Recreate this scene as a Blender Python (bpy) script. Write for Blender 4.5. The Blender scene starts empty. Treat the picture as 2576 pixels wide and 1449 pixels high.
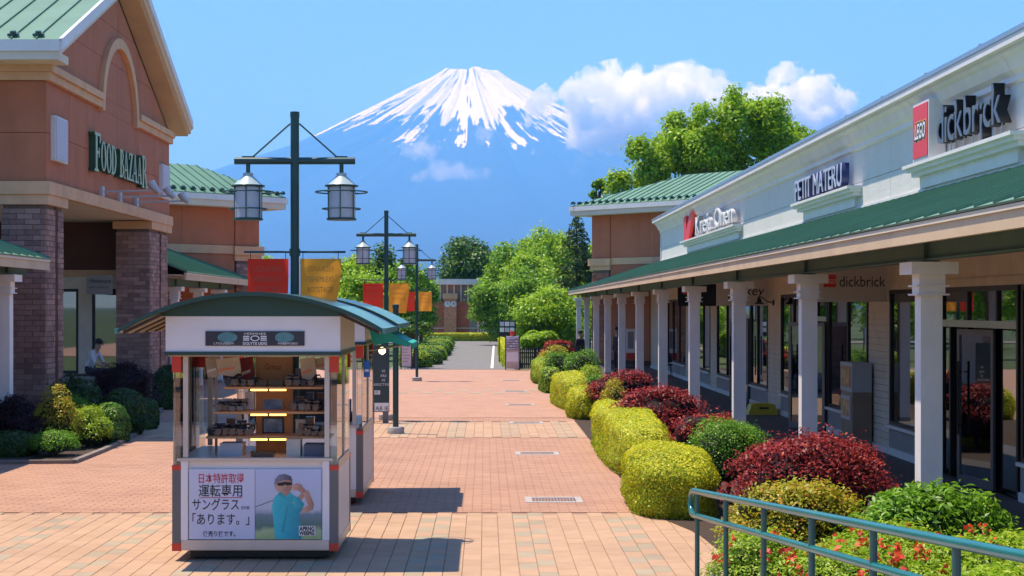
import bpy, bmesh, math, random
import numpy as np
from mathutils import Vector, Matrix

SC = bpy.context.scene
COL = SC.collection
R = math.radians
random.seed(7)
RNG = np.random.default_rng(7)

# ------------------------------------------------------------------ camera
FPX, CX, CY, EYE = 4000.0, 1220.0, 774.0, 2.5      # focal length in picture units, vanishing point, eye height
cam_d = bpy.data.cameras.new('camera'); cam = bpy.data.objects.new('camera', cam_d); COL.objects.link(cam)
cam.location = (0, 0, EYE); cam.rotation_euler = (R(90), 0, 0)
cam_d.sensor_width = 36.0; cam_d.lens = 36.0*FPX/2575.0
cam_d.shift_x = (1287.5-CX)/2575.0; cam_d.shift_y = (CY-724.5)/2575.0
cam_d.clip_start = 0.1; cam_d.clip_end = 90000.0
SC.camera = cam

# ------------------------------------------------------------------ sky, sun, exposure
SUN_TRAVEL = Vector((0.31, -0.13, -1.0)).normalized()
SUN_EL = math.asin(-SUN_TRAVEL.z)
world = bpy.data.worlds.new('World'); SC.world = world; world.use_nodes = True
wn = world.node_tree.nodes; wl = world.node_tree.links; wn.clear()
wsky = wn.new('ShaderNodeTexSky'); wsky.sky_type = 'NISHITA'; wsky.sun_disc = False
wsky.sun_elevation = SUN_EL; wsky.sun_rotation = math.atan2(-SUN_TRAVEL.x, -SUN_TRAVEL.y)
wsky.altitude = 14500; wsky.air_density = 10.0; wsky.dust_density = 0.0; wsky.ozone_density = 10.0
wbg = wn.new('ShaderNodeBackground'); wbg.inputs['Strength'].default_value = 0.12
wout = wn.new('ShaderNodeOutputWorld')
wtint = wn.new('ShaderNodeMix'); wtint.data_type = 'RGBA'; wtint.blend_type = 'MULTIPLY'; wtint.inputs[0].default_value = 1.0; wtint.inputs[7].default_value = (0.70, 0.69, 0.86, 1)
wl.new(wsky.outputs[0], wtint.inputs[6]); wl.new(wtint.outputs[2], wbg.inputs[0]); wl.new(wbg.outputs[0], wout.inputs[0])
sun_d = bpy.data.lights.new('sun', 'SUN'); sun_d.energy = 4.1; sun_d.angle = R(0.5); sun_d.color = (1.0, 0.94, 0.84)
sun = bpy.data.objects.new('sun', sun_d); COL.objects.link(sun)
sun.rotation_euler = SUN_TRAVEL.to_track_quat('-Z', 'Y').to_euler()
vs = SC.view_settings
vs.view_transform = 'Standard'; vs.look = 'None'; vs.exposure = 0.95; vs.gamma = 1.0; vs.use_curve_mapping = False
SC.render.engine = 'CYCLES'
cy = SC.cycles
cy.use_denoising = True
cy.max_bounces = 24; cy.diffuse_bounces = 5; cy.glossy_bounces = 3; cy.transmission_bounces = 4
cy.transparent_max_bounces = 12; cy.volume_bounces = 20
cy.sample_clamp_indirect = 6.0; cy.caustics_reflective = False; cy.caustics_refractive = False

# ------------------------------------------------------------------ helpers
def at(x, y, Y):
    """point at distance Y whose picture position is x, y"""
    return Vector(((x-CX)*Y/FPX, Y, EYE-(y-CY)*Y/FPX))
def gnd(x, y):
    Y = FPX*EYE/(y-CY)
    return Vector(((x-CX)*Y/FPX, Y, 0.0))

WM = {}
def mw(o): return WM.get(o.name, Matrix.Identity(4)) if o is not None else Matrix.Identity(4)
def props(o, label=None, cat=None, group=None, kind=None):
    if label: o['label'] = label
    if cat: o['category'] = cat
    if group: o['group'] = group
    if kind: o['kind'] = kind
    return o
def thing(name, loc=(0, 0, 0), rz=0.0, label=None, cat=None, group=None, kind=None):
    o = bpy.data.objects.new(name, None); COL.objects.link(o)
    o.empty_display_size = 0.2
    o.location = loc; o.rotation_euler = (0, 0, rz)
    WM[o.name] = Matrix.Translation(Vector(loc)) @ Matrix.Rotation(rz, 4, 'Z')
    return props(o, label, cat, group, kind)
def link(name, me, parent=None):
    o = bpy.data.objects.new(name, me); COL.objects.link(o)
    if parent is not None:
        o.parent = parent; WM[o.name] = mw(parent)
    return o
def holder(name, parent):
    """an empty part that only carries pieces"""
    o = bpy.data.objects.new(name, None); COL.objects.link(o); o.parent = parent; WM[o.name] = mw(parent)
    return o
def copy_tree(o, parent=None):
    c = o.copy(); COL.objects.link(c)
    if parent is not None: c.parent = parent
    for ch in list(o.children): copy_tree(ch, c)
    return c

class MB:
    def __init__(s): s.v = []; s.f = []; s.m = []
    def add(s, vs_, fs, mi=0):
        b = len(s.v); s.v += [tuple(p) for p in vs_]
        s.f += [tuple(i+b for i in f) for f in fs]; s.m += [mi]*len(fs)
        return s
    def box(s, x0, x1, y0, y1, z0, z1, mi=0):
        return s.add([(x0,y0,z0),(x1,y0,z0),(x1,y1,z0),(x0,y1,z0),(x0,y0,z1),(x1,y0,z1),(x1,y1,z1),(x0,y1,z1)],
                     [(0,3,2,1),(4,5,6,7),(0,1,5,4),(1,2,6,5),(2,3,7,6),(3,0,4,7)], mi)
    def quad(s, a, b, c, d, mi=0): return s.add([a,b,c,d], [(0,1,2,3)], mi)
    def slab(s, poly, off, mi=0):
        """a planar polygon (3d points) extruded by the vector off"""
        n = len(poly); off = Vector(off); P = [Vector(p) for p in poly]; Q = [p+off for p in P]
        fs = [tuple(range(n-1, -1, -1)), tuple(range(n, 2*n))]
        fs += [(i, (i+1) % n, n+(i+1) % n, n+i) for i in range(n)]
        return s.add(P+Q, fs, mi)
    def tube(s, pts, r, n=10, mi=0, caps=True):
        pts = [Vector(p) for p in pts]; rs = r if isinstance(r, (list, tuple)) else [r]*len(pts)
        rings = []; ref = None
        for i, p in enumerate(pts):
            a = pts[max(i-1, 0)]; b = pts[min(i+1, len(pts)-1)]
            t = (b-a).normalized()
            if ref is None:
                ref = Vector((0, 0, 1)) if abs(t.z) < 0.9 else Vector((1, 0, 0))
            u = t.cross(ref).normalized(); w = u.cross(t).normalized(); ref = w
            rings.append([p+(u*math.cos(2*math.pi*k/n)+w*math.sin(2*math.pi*k/n))*rs[i] for k in range(n)])
        vs_ = [q for rg in rings for q in rg]; fs = []
        for i in range(len(pts)-1):
            for k in range(n):
                k2 = (k+1) % n
                fs.append((i*n+k, i*n+k2, (i+1)*n+k2, (i+1)*n+k))
        if caps:
            fs.append(tuple(range(n-1, -1, -1))); fs.append(tuple((len(pts)-1)*n+k for k in range(n)))
        return s.add(vs_, fs, mi)
    def lathe(s, prof, c=(0, 0, 0), n=20, mi=0, caps=True):
        c = Vector(c); vs_ = []; fs = []
        for r, z in prof:
            for k in range(n):
                a = 2*math.pi*k/n; vs_.append(c+Vector((r*math.cos(a), r*math.sin(a), z)))
        for i in range(len(prof)-1):
            for k in range(n):
                k2 = (k+1) % n
                fs.append((i*n+k, i*n+k2, (i+1)*n+k2, (i+1)*n+k))
        if caps:
            fs.append(tuple(range(n-1, -1, -1))); fs.append(tuple((len(prof)-1)*n+k for k in range(n)))
        return s.add(vs_, fs, mi)
    def ring(s, c, r, t, n=28, m=6, mi=0):
        c = Vector(c); vs_ = []; fs = []
        for k in range(n):
            a = 2*math.pi*k/n
            for j in range(m):
                b = 2*math.pi*j/m
                q = r+t*math.cos(b); vs_.append(c+Vector((q*math.cos(a), q*math.sin(a), t*math.sin(b))))
        for k in range(n):
            for j in range(m):
                fs.append((k*m+j, ((k+1) % n)*m+j, ((k+1) % n)*m+(j+1) % m, k*m+(j+1) % m))
        return s.add(vs_, fs, mi)
    def build(s, name, mat, parent=None, world=True, smooth=False, fix=True):
        me = bpy.data.meshes.new(name)
        vs_ = s.v
        if parent is not None and world:
            inv = mw(parent).inverted(); vs_ = [inv @ Vector(p) for p in vs_]
        me.from_pydata([tuple(p) for p in vs_], [], s.f)
        mats = mat if isinstance(mat, (list, tuple)) else [mat]
        for m in mats: me.materials.append(m)
        if len(mats) > 1: me.polygons.foreach_set('material_index', s.m)
        if fix:
            bm = bmesh.new(); bm.from_mesh(me); bmesh.ops.recalc_face_normals(bm, faces=bm.faces); bm.to_mesh(me); bm.free()
        if smooth:
            me.polygons.foreach_set('use_smooth', [True]*len(me.polygons))
            me.set_sharp_from_angle(angle=R(40))
        me.update()
        return link(name, me, parent)

def boxo(name, b, mat, parent=None, world=True):
    return MB().box(*b).build(name, mat, parent, world)

def clip_poly(poly, px, py, nx, ny):
    """keep the side of a 2d polygon where (p-(px,py)).(nx,ny) >= 0"""
    out = []
    for i in range(len(poly)):
        a = poly[i]; b = poly[(i+1) % len(poly)]
        da = (a[0]-px)*nx+(a[1]-py)*ny; db = (b[0]-px)*nx+(b[1]-py)*ny
        if da >= 0: out.append(a)
        if (da >= 0) != (db >= 0):
            t = da/(da-db); out.append((a[0]+(b[0]-a[0])*t, a[1]+(b[1]-a[1])*t))
    return out
def clip_to(poly, hull):
    """clip to a convex counter-clockwise hull"""
    for i in range(len(hull)):
        a = hull[i]; b = hull[(i+1) % len(hull)]
        poly = clip_poly(poly, a[0], a[1], -(b[1]-a[1]), b[0]-a[0])
        if len(poly) < 3: return []
    return poly
def area2(p): return abs(sum(p[i][0]*p[(i+1) % len(p)][1]-p[(i+1) % len(p)][0]*p[i][1] for i in range(len(p))))/2

# ------------------------------------------------------------------ materials
def lin(c):
    """picture colour 0..255 to linear"""
    return tuple(((v/255)/12.92 if v/255 <= 0.04045 else ((v/255+0.055)/1.055)**2.4) for v in c)
MATS = {}
def mat(name, col, rough=0.7, var=0.12, scale=6.0, bump=0.0, bscale=40.0, metal=0.0, spec=0.4, island=0.0, objrand=0.0, col2=None, coat=0.0, stretch=None, dirt=0.0, world=False):
    if name in MATS: return MATS[name]
    m = bpy.data.materials.new(name); MATS[name] = m; m.use_nodes = True
    n = m.node_tree.nodes; l = m.node_tree.links
    p = n['Principled BSDF']; p.inputs['Roughness'].default_value = rough; p.inputs['Metallic'].default_value = metal
    p.inputs['Specular IOR Level'].default_value = spec; p.inputs['Coat Weight'].default_value = coat
    tc = n.new('ShaderNodeTexCoord'); src = tc.outputs['Object']
    if world:
        gp = n.new('ShaderNodeNewGeometry'); src = gp.outputs['Position']
    dsrc = src
    if stretch:
        mp = n.new('ShaderNodeMapping'); mp.inputs['Scale'].default_value = stretch
        l.new(src, mp.inputs[0]); src = mp.outputs[0]
    nz = n.new('ShaderNodeTexNoise'); nz.inputs['Scale'].default_value = scale; nz.inputs['Detail'].default_value = 5
    l.new(src, nz.inputs['Vector'])
    ramp = n.new('ShaderNodeMix'); ramp.data_type = 'RGBA'
    a = tuple(c*(1-var) for c in col); b = col2 if col2 else tuple(min(1, c*(1+var)) for c in col)
    ramp.inputs[6].default_value = (*a, 1); ramp.inputs[7].default_value = (*b, 1)
    mr = n.new('ShaderNodeMapRange'); mr.inputs[1].default_value = 0.3; mr.inputs[2].default_value = 0.7
    l.new(nz.outputs[0], mr.inputs[0])
    fac = mr.outputs[0]
    if island or objrand:
        if island:
            g = n.new('ShaderNodeNewGeometry'); rnd = g.outputs['Random Per Island']; k = island
        else:
            g = n.new('ShaderNodeObjectInfo'); rnd = g.outputs['Random']; k = objrand
        mm = n.new('ShaderNodeMix'); mm.inputs[0].default_value = k
        l.new(fac, mm.inputs[2]); l.new(rnd, mm.inputs[3]); fac = mm.outputs[0]
    l.new(fac, ramp.inputs[0]); out = ramp.outputs[2]
    if dirt:
        n2 = n.new('ShaderNodeTexNoise'); n2.inputs['Scale'].default_value = 0.7; n2.inputs['Detail'].default_value = 6; n2.inputs['Roughness'].default_value = 0.65
        md = n.new('ShaderNodeMapping'); md.inputs['Scale'].default_value = (1.8, 1.8, 0.4) if not world else (1, 1, 1)
        l.new(dsrc, md.inputs[0]); l.new(md.outputs[0], n2.inputs['Vector'])
        r2 = n.new('ShaderNodeMapRange'); r2.inputs[1].default_value = 0.45; r2.inputs[2].default_value = 0.75; r2.inputs[3].default_value = 0; r2.inputs[4].default_value = dirt
        l.new(n2.outputs[0], r2.inputs[0])
        mx = n.new('ShaderNodeMix'); mx.data_type = 'RGBA'; mx.blend_type = 'MULTIPLY'; mx.inputs[7].default_value = (0.45, 0.42, 0.38, 1)
        l.new(r2.outputs[0], mx.inputs[0]); l.new(out, mx.inputs[6]); out = mx.outputs[2]
    l.new(out, p.inputs['Base Color'])
    if bump:
        nb = n.new('ShaderNodeTexNoise'); nb.inputs['Scale'].default_value = bscale; nb.inputs['Detail'].default_value = 4
        l.new(tc.outputs['Object'], nb.inputs['Vector'])
        bp = n.new('ShaderNodeBump'); bp.inputs['Strength'].default_value = bump; bp.inputs['Distance'].default_value = 0.02
        l.new(nb.outputs[0], bp.inputs['Height']); l.new(bp.outputs[0], p.inputs['Normal'])
    return m

def leaf_mat(name, c1, c2, c3=None, trans=0.35, rough=0.45, spec=0.35):
    """leaves: colour per leaf between c1 and c2 (c3 for a few), light shines through"""
    if name in MATS: return MATS[name]
    m = bpy.data.materials.new(name); MATS[name] = m; m.use_nodes = True
    n = m.node_tree.nodes; l = m.node_tree.links; p = n['Principled BSDF']
    g = n.new('ShaderNodeNewGeometry'); cr = n.new('ShaderNodeValToRGB')
    e = cr.color_ramp.elements
    e[0].position = 0.0; e[0].color = (*c1, 1); e[1].position = 0.8; e[1].color = (*c2, 1)
    if c3: x = e.new(1.0); x.color = (*c3, 1)
    l.new(g.outputs['Random Per Island'], cr.inputs[0])
    tc = n.new('ShaderNodeTexCoord'); nz = n.new('ShaderNodeTexNoise'); nz.inputs['Scale'].default_value = 1.4; nz.inputs['Detail'].default_value = 3
    l.new(tc.outputs['Object'], nz.inputs[0])
    hs = n.new('ShaderNodeHueSaturation')
    mr = n.new('ShaderNodeMapRange'); mr.inputs[1].default_value = 0.3; mr.inputs[2].default_value = 0.7; mr.inputs[3].default_value = 0.85; mr.inputs[4].default_value = 1.15
    l.new(nz.outputs[0], mr.inputs[0]); l.new(mr.outputs[0], hs.inputs['Value']); l.new(cr.outputs[0], hs.inputs['Color'])
    l.new(hs.outputs[0], p.inputs['Base Color']); p.inputs['Roughness'].default_value = rough; p.inputs['Specular IOR Level'].default_value = spec
    t = n.new('ShaderNodeBsdfTranslucent'); l.new(hs.outputs[0], t.inputs[0])
    mx = n.new('ShaderNodeMixShader'); mx.inputs[0].default_value = trans
    l.new(p.outputs[0], mx.inputs[1]); l.new(t.outputs[0], mx.inputs[2]); l.new(mx.outputs[0], n['Material Output'].inputs[0])
    return m

def glass_mat(name, tint=(0.5, 0.52, 0.5), refl=0.25):
    """a thin pane: reflects more at grazing angles, else lets tinted light through"""
    m = bpy.data.materials.new(name); MATS[name] = m; m.use_nodes = True
    n = m.node_tree.nodes; l = m.node_tree.links
    for x in list(n):
        if x.type != 'OUTPUT_MATERIAL': n.remove(x)
    tr = n.new('ShaderNodeBsdfTransparent'); tr.inputs[0].default_value = (*tint, 1)
    gl = n.new('ShaderNodeBsdfGlossy'); gl.inputs['Roughness'].default_value = 0.015; gl.inputs[0].default_value = (0.95, 0.97, 0.97, 1)
    fr = n.new('ShaderNodeFresnel'); fr.inputs[0].default_value = 1.55
    mr = n.new('ShaderNodeMapRange'); mr.inputs[1].default_value = 0.0; mr.inputs[2].default_value = 1.0; mr.inputs[3].default_value = refl; mr.inputs[4].default_value = 1.0
    l.new(fr.outputs[0], mr.inputs[0])
    nz = n.new('ShaderNodeTexNoise'); nz.inputs['Scale'].default_value = 0.9; bp = n.new('ShaderNodeBump'); bp.inputs['Strength'].default_value = 0.03
    l.new(nz.outputs[0], bp.inputs['Height']); l.new(bp.outputs[0], gl.inputs['Normal'])
    mx = n.new('ShaderNodeMixShader'); l.new(mr.outputs[0], mx.inputs[0]); l.new(tr.outputs[0], mx.inputs[1]); l.new(gl.outputs[0], mx.inputs[2])
    l.new(mx.outputs[0], n['Material Output'].inputs[0])
    return m

def emit_mat(name, col, strength):
    m = bpy.data.materials.new(name); MATS[name] = m; m.use_nodes = True
    p = m.node_tree.nodes['Principled BSDF']; p.inputs['Base Color'].default_value = (*col, 1)
    p.inputs['Emission Color'].default_value = (*col, 1); p.inputs['Emission Strength'].default_value = strength
    return m

M_WHITE = mat('white_paint', (0.72, 0.71, 0.69), 0.5, 0.05, 3, dirt=0.12)
M_COLUMN = mat('column_paint', (0.84, 0.81, 0.78), 0.55, 0.05, 2, bump=0.06, bscale=8, dirt=0.3)
M_CREAM = mat('cream_trim', (0.62, 0.47, 0.31), 0.6, 0.06, 2, dirt=0.3)
M_SOFFIT = mat('soffit_cream', (0.66, 0.58, 0.46), 0.7, 0.05, 2)
M_BAND = mat('band_render', (0.68, 0.40, 0.22), 0.75, 0.08, 3, bump=0.2, bscale=60, dirt=0.3)
M_BROWN = mat('brown_panel', (0.47, 0.155, 0.072), 0.75, 0.1, 2.5, bump=0.2, bscale=70, objrand=0.45, dirt=0.35, world=False)
M_DKBROWN = mat('dark_brown_panel', (0.10, 0.035, 0.016), 0.8, 0.1, 2.5)
M_BRICK = mat('pier_brick', (0.26, 0.15, 0.12), 0.85, 0.3, 9, bump=0.5, bscale=45, objrand=0.75, col2=(0.45, 0.27, 0.215))
M_BRICKS = mat('pier_brick_joined', (0.26, 0.15, 0.12), 0.85, 0.3, 9, bump=0.5, bscale=45, island=0.75, col2=(0.45, 0.27, 0.215))
M_REDBRICK = mat('red_brick', (0.33, 0.11, 0.06), 0.85, 0.2, 9, bump=0.4, bscale=45, island=0.7, col2=(0.50, 0.19, 0.11))
M_MORTAR = mat('mortar', (0.16, 0.12, 0.10), 0.9, 0.2, 20)
M_GREENROOF = mat('green_metal_roof', (0.125, 0.245, 0.165), 0.5, 0.08, 1.2, spec=0.25, objrand=0.35, dirt=0.25)
M_DKGREEN = mat('dark_green_metal', (0.010, 0.055, 0.048), 0.35, 0.12, 4, spec=0.5)
M_GREENSTEEL = mat('green_steel_beam', (0.07, 0.13, 0.10), 0.5, 0.1, 4)
M_SIDING = mat('cream_siding', (0.66, 0.56, 0.45), 0.7, 0.08, 3)
M_BLACK = mat('black_metal', (0.012, 0.012, 0.013), 0.4, 0.2, 8)
M_DARK = mat('dark_interior', (0.03, 0.027, 0.025), 0.8, 0.3, 2)
M_STEEL = mat('brushed_steel', (0.45, 0.45, 0.46), 0.3, 0.1, 20, metal=0.85)
M_GREYPANEL = mat('grey_kick_panel', (0.30, 0.28, 0.27), 0.6, 0.1, 3)
M_CONC = mat('concrete', (0.36, 0.34, 0.32), 0.85, 0.12, 8, bump=0.2)
M_GLASS = glass_mat('shop_glass', (0.5, 0.52, 0.5), 0.20)
M_CLEAR = glass_mat('kiosk_glass', (0.93, 0.95, 0.95), 0.03)

def island_text(body, size, depth=0.0, bold=0.0, xs=1.0, align='LEFT'):
    cu = bpy.data.curves.new('t', 'FONT'); cu.body = body; cu.size = size; cu.extrude = depth; cu.offset = bold
    cu.align_x = align; cu.resolution_u = 3
    ob = bpy.data.objects.new('t', cu); COL.objects.link(ob)
    bpy.context.view_layer.update()
    dg = bpy.context.evaluated_depsgraph_get()
    me = bpy.data.meshes.new_from_object(ob.evaluated_get(dg))
    bpy.data.objects.remove(ob); bpy.data.curves.remove(cu)
    if xs != 1.0: me.transform(Matrix.Diagonal((xs, 1, 1, 1)))
    return me
FACE_CAM = Matrix(((1,0,0,0),(0,0,-1,0),(0,1,0,0),(0,0,0,1)))       # reads towards -Y
FACE_LEFT = Matrix(((0,0,-1,0),(-1,0,0,0),(0,1,0,0),(0,0,0,1)))     # reads towards -X
FACE_RIGHT = Matrix(((0,0,1,0),(1,0,0,0),(0,1,0,0),(0,0,0,1)))      # reads towards +X
def text(name, body, size, mtx, m, parent, depth=0.0, bold=0.0, xs=1.0, align='LEFT', width=None):
    """lettering; with width given, it is fitted to that width; mtx in world space"""
    me = island_text(body, size, depth, bold, xs, align)
    if width and len(me.vertices):
        xsv = [v.co.x for v in me.vertices]; w = max(xsv)-min(xsv)
        if w > 0: me.transform(Matrix.Diagonal((width/w, 1, 1, 1)))
    me.transform(mw(parent).inverted() @ mtx)
    me.materials.clear(); me.materials.append(m)
    return link(name, me, parent)
# ================================================================== SETTING
# ---- ground sheet to the horizon
M_GROUND = mat('meadow_ground', (0.06, 0.085, 0.025), 0.95, 0.25, 0.05, bump=0.2, bscale=3)
g = MB().quad((-60000,-20000,-0.05),(60000,-20000,-0.05),(60000,70000,-0.05),(-60000,70000,-0.05)).build('ground', M_GROUND)
props(g, kind='structure')

# ---- Mount: a cone with gullies, snow by height and by gully
def snow_mat():
    m = bpy.data.materials.new('mountain_rock_snow'); m.use_nodes = True
    n = m.node_tree.nodes; l = m.node_tree.links; p = n['Principled BSDF']; p.inputs['Roughness'].default_value = 0.9; p.inputs['Specular IOR Level'].default_value = 0.1
    tc = n.new('ShaderNodeTexCoord'); sp = n.new('ShaderNodeSeparateXYZ'); l.new(tc.outputs['Object'], sp.inputs[0])
    an = n.new('ShaderNodeMath'); an.operation = 'ARCTAN2'; l.new(sp.outputs[0], an.inputs[0]); l.new(sp.outputs[1], an.inputs[1])
    zk = n.new('ShaderNodeMath'); zk.operation = 'MULTIPLY'; zk.inputs[1].default_value = 0.0011; l.new(sp.outputs[2], zk.inputs[0])
    ak = n.new('ShaderNodeMath'); ak.operation = 'MULTIPLY'; ak.inputs[1].default_value = 6.5; l.new(an.outputs[0], ak.inputs[0])
    cb = n.new('ShaderNodeCombineXYZ'); l.new(ak.outputs[0], cb.inputs[0]); l.new(zk.outputs[0], cb.inputs[1])
    n1 = n.new('ShaderNodeTexNoise'); n1.inputs['Scale'].default_value = 1.6; n1.inputs['Detail'].default_value = 7; n1.inputs['Roughness'].default_value = 0.62; l.new(cb.outputs[0], n1.inputs[0])
    # fine radial streaks
    ak2 = n.new('ShaderNodeMath'); ak2.operation = 'MULTIPLY'; ak2.inputs[1].default_value = 26; l.new(an.outputs[0], ak2.inputs[0])
    cb2 = n.new('ShaderNodeCombineXYZ'); l.new(ak2.outputs[0], cb2.inputs[0]); l.new(zk.outputs[0], cb2.inputs[1])
    n2 = n.new('ShaderNodeTexNoise'); n2.inputs['Scale'].default_value = 1.5; n2.inputs['Detail'].default_value = 4; l.new(cb2.outputs[0], n2.inputs[0])
    h = n.new('ShaderNodeMapRange'); h.clamp = False; h.inputs[1].default_value = 2130; h.inputs[2].default_value = 2700; h.inputs[3].default_value = 0.0; h.inputs[4].default_value = 0.155
    l.new(sp.outputs[2], h.inputs[0])
    hm = n.new('ShaderNodeMath'); hm.operation = 'MINIMUM'; hm.inputs[1].default_value = 0.20; l.new(h.outputs[0], hm.inputs[0])
    a1 = n.new('ShaderNodeMath'); a1.operation = 'ADD'; l.new(n1.outputs[0], a1.inputs[0]); l.new(hm.outputs[0], a1.inputs[1])
    m2 = n.new('ShaderNodeMath'); m2.operation = 'MULTIPLY_ADD'; m2.inputs[1].default_value = 0.30; l.new(n2.outputs[0], m2.inputs[0]); l.new(a1.outputs[0], m2.inputs[2])
    lee = n.new('ShaderNodeMapRange'); lee.inputs[1].default_value = -1500; lee.inputs[2].default_value = 300; lee.inputs[3].default_value = -0.085; lee.inputs[4].default_value = 0.012; l.new(sp.outputs[0], lee.inputs[0])
    m3 = n.new('ShaderNodeMath'); m3.operation = 'ADD'; l.new(m2.outputs[0], m3.inputs[0]); l.new(lee.outputs[0], m3.inputs[1])
    st = n.new('ShaderNodeMapRange'); st.inputs[1].default_value = 0.715; st.inputs[2].default_value = 0.735; l.new(m3.outputs[0], st.inputs[0])
    mx = n.new('ShaderNodeMix'); mx.data_type = 'RGBA'; mx.inputs[6].default_value = (0.03, 0.032, 0.036, 1); mx.inputs[7].default_value = (0.95, 0.94, 0.92, 1)
    l.new(st.outputs[0], mx.inputs[0]); l.new(mx.outputs[2], p.inputs['Base Color'])
    return m
def mountain():
    DM = 22000.0; k = DM/FPX
    prof = [(0,588),(30,590),(62,593),(72,592),(100,570),(140,546),(180,519),(240,487),(290,462),(355,428),(440,388),(590,338),(800,262),(1100,180),(1500,100),(2000,40),(2700,0)]
    rr = np.array([p[0] for p in prof])*k; hh = np.array([p[1] for p in prof])*k
    na, nr = 720, 150
    rad = np.concatenate([np.linspace(0, 500*k, 110), np.linspace(515*k, 2700*k, nr-110)])
    ang = np.linspace(0, 2*np.pi, na, endpoint=False)
    A, Q = np.meshgrid(ang, rad); Hh = np.interp(Q, rr, hh)
    gul = np.zeros_like(A); rg = np.random.default_rng(3)
    for fq, am in ((7,60),(13,45),(23,34),(41,22),(67,15),(97,9),(141,6)):
        ph = rg.uniform(0, 6.28); dr = rg.uniform(-0.0002, 0.0002)
        gul += am*np.sin(A*fq+ph+Q*dr+0.6*np.sin(A*3+ph))
    env = np.clip((Q-60*k)/(120*k), 0, 1)*np.clip(Hh/(250*k), 0.0, 1)
    Hh = Hh+gul*env*0.75
    crater = np.clip(1-(Q/(60*k))**2, 0, 1); Hh = Hh-180*crater
    Hh += np.where((Q > 40*k) & (Q < 110*k), 14*np.sin(A*5)+10*np.sin(A*11+1), 0)
    vx = Q*np.sin(A); vy = Q*np.cos(A)
    V = np.stack([vx, vy, Hh], -1).reshape(-1, 3)
    idx = np.arange(nr*na).reshape(nr, na)
    F = np.stack([idx[:-1], np.roll(idx[:-1], -1, 1), np.roll(idx[1:], -1, 1), idx[1:]], -1).reshape(-1, 4)
    me = bpy.data.meshes.new('mountain'); me.from_pydata(V.tolist(), [], F[:, ::-1].tolist()); me.materials.append(snow_mat())
    me.polygons.foreach_set('use_smooth', [True]*len(me.polygons))
    o = link('mountain', me); o.location = ((1180-CX)*k, DM, 0.0)
    props(o, kind='structure')
mountain()

# ---- clouds: closed bodies of scattering vapour
def cloud(name, label, x0, x1, y0, y1, D, depth, seed, dens, nscale, thr, flat=0.25, soft=0.035):
    a = at(x0, y1, D); b = at(x1, y0, D)
    c = (a+b)/2; sx = (b.x-a.x)/2; sz = (b.z-a.z)/2
    bm = bmesh.new(); bmesh.ops.create_icosphere(bm, subdivisions=4, radius=1.12)
    me = bpy.data.meshes.new(name); bm.to_mesh(me); bm.free()
    o = link(name, me); o.location = c; o.scale = (sx, depth, sz)
    m = bpy.data.materials.new('cloud_vapour'); m.use_nodes = True; n = m.node_tree.nodes; l = m.node_tree.links; n.remove(n['Principled BSDF'])
    pv = n.new('ShaderNodeVolumePrincipled'); pv.inputs['Color'].default_value = (1, 1, 1, 1); pv.inputs['Absorption Color'].default_value = (1, 1, 1, 1); pv.inputs['Anisotropy'].default_value = 0.1
    tc = n.new('ShaderNodeTexCoord'); ln = n.new('ShaderNodeVectorMath'); ln.operation = 'LENGTH'
    ns = n.new('ShaderNodeTexNoise'); ns.inputs['Scale'].default_value = nscale; ns.inputs['Detail'].default_value = 6; ns.inputs['Roughness'].default_value = 0.6
    mp = n.new('ShaderNodeMapping'); mp.inputs['Location'].default_value = (seed*3.7, seed*1.3, seed*2.1); mp.inputs['Scale'].default_value = (1, depth/sx, sz/sx)
    l.new(tc.outputs['Object'], mp.inputs[0]); l.new(mp.outputs[0], ns.inputs[0])
    l.new(tc.outputs['Object'], ln.inputs[0])
    sp = n.new('ShaderNodeSeparateXYZ'); l.new(tc.outputs['Object'], sp.inputs[0])
    # shape: noise - radius, base cut flatter than the top
    na = n.new('ShaderNodeMath'); na.operation = 'MULTIPLY_ADD'; na.inputs[1].default_value = 1.9; na.inputs[2].default_value = -0.45; l.new(ns.outputs[0], na.inputs[0])
    s1 = n.new('ShaderNodeMath'); s1.operation = 'MULTIPLY_ADD'; s1.inputs[1].default_value = -0.62; l.new(ln.outputs['Value'], s1.inputs[0]); l.new(na.outputs[0], s1.inputs[2])
    bz = n.new('ShaderNodeMapRange'); bz.inputs[1].default_value = -1.0; bz.inputs[2].default_value = -0.35; bz.inputs[3].default_value = -flat; bz.inputs[4].default_value = 0
    l.new(sp.outputs[2], bz.inputs[0])
    s2 = n.new('ShaderNodeMath'); s2.operation = 'ADD'; l.new(s1.outputs[0], s2.inputs[0]); l.new(bz.outputs[0], s2.inputs[1])
    st = n.new('ShaderNodeMapRange'); st.inputs[1].default_value = thr; st.inputs[2].default_value = thr+soft; st.inputs[3].default_value = 0; st.inputs[4].default_value = dens
    l.new(s2.outputs[0], st.inputs[0]); l.new(st.outputs[0], pv.inputs['Density']); l.new(pv.outputs[0], n['Material Output'].inputs['Volume'])
    me.materials.append(m)
    props(o, label, 'cloud', 'clouds round the mountain')
cloud('cloud', 'large white cumulus cloud hiding the right shoulder of the snowy mountain', 1345, 1905, 158, 430, 13000, 700, 1.0, 0.020, 2.8, 0.05)
cloud('cloud', 'white cumulus cloud rising behind the crown of the big green tree', 1845, 2165, 165, 410, 13500, 450, 2.3, 0.022, 2.4, 0.03)
cloud('cloud', 'small ragged white cloud drifting before the blue flank below the snow', 1000, 1115, 335, 415, 13000, 120, 4.1, 0.006, 2.4, 0.04, soft=0.15)
cloud('cloud', 'thin flat pale cloud lowest before the blue flank of the mountain', 1000, 1230, 400, 475, 12600, 150, 5.2, 0.0030, 2.2, 0.02, soft=0.2)
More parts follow.
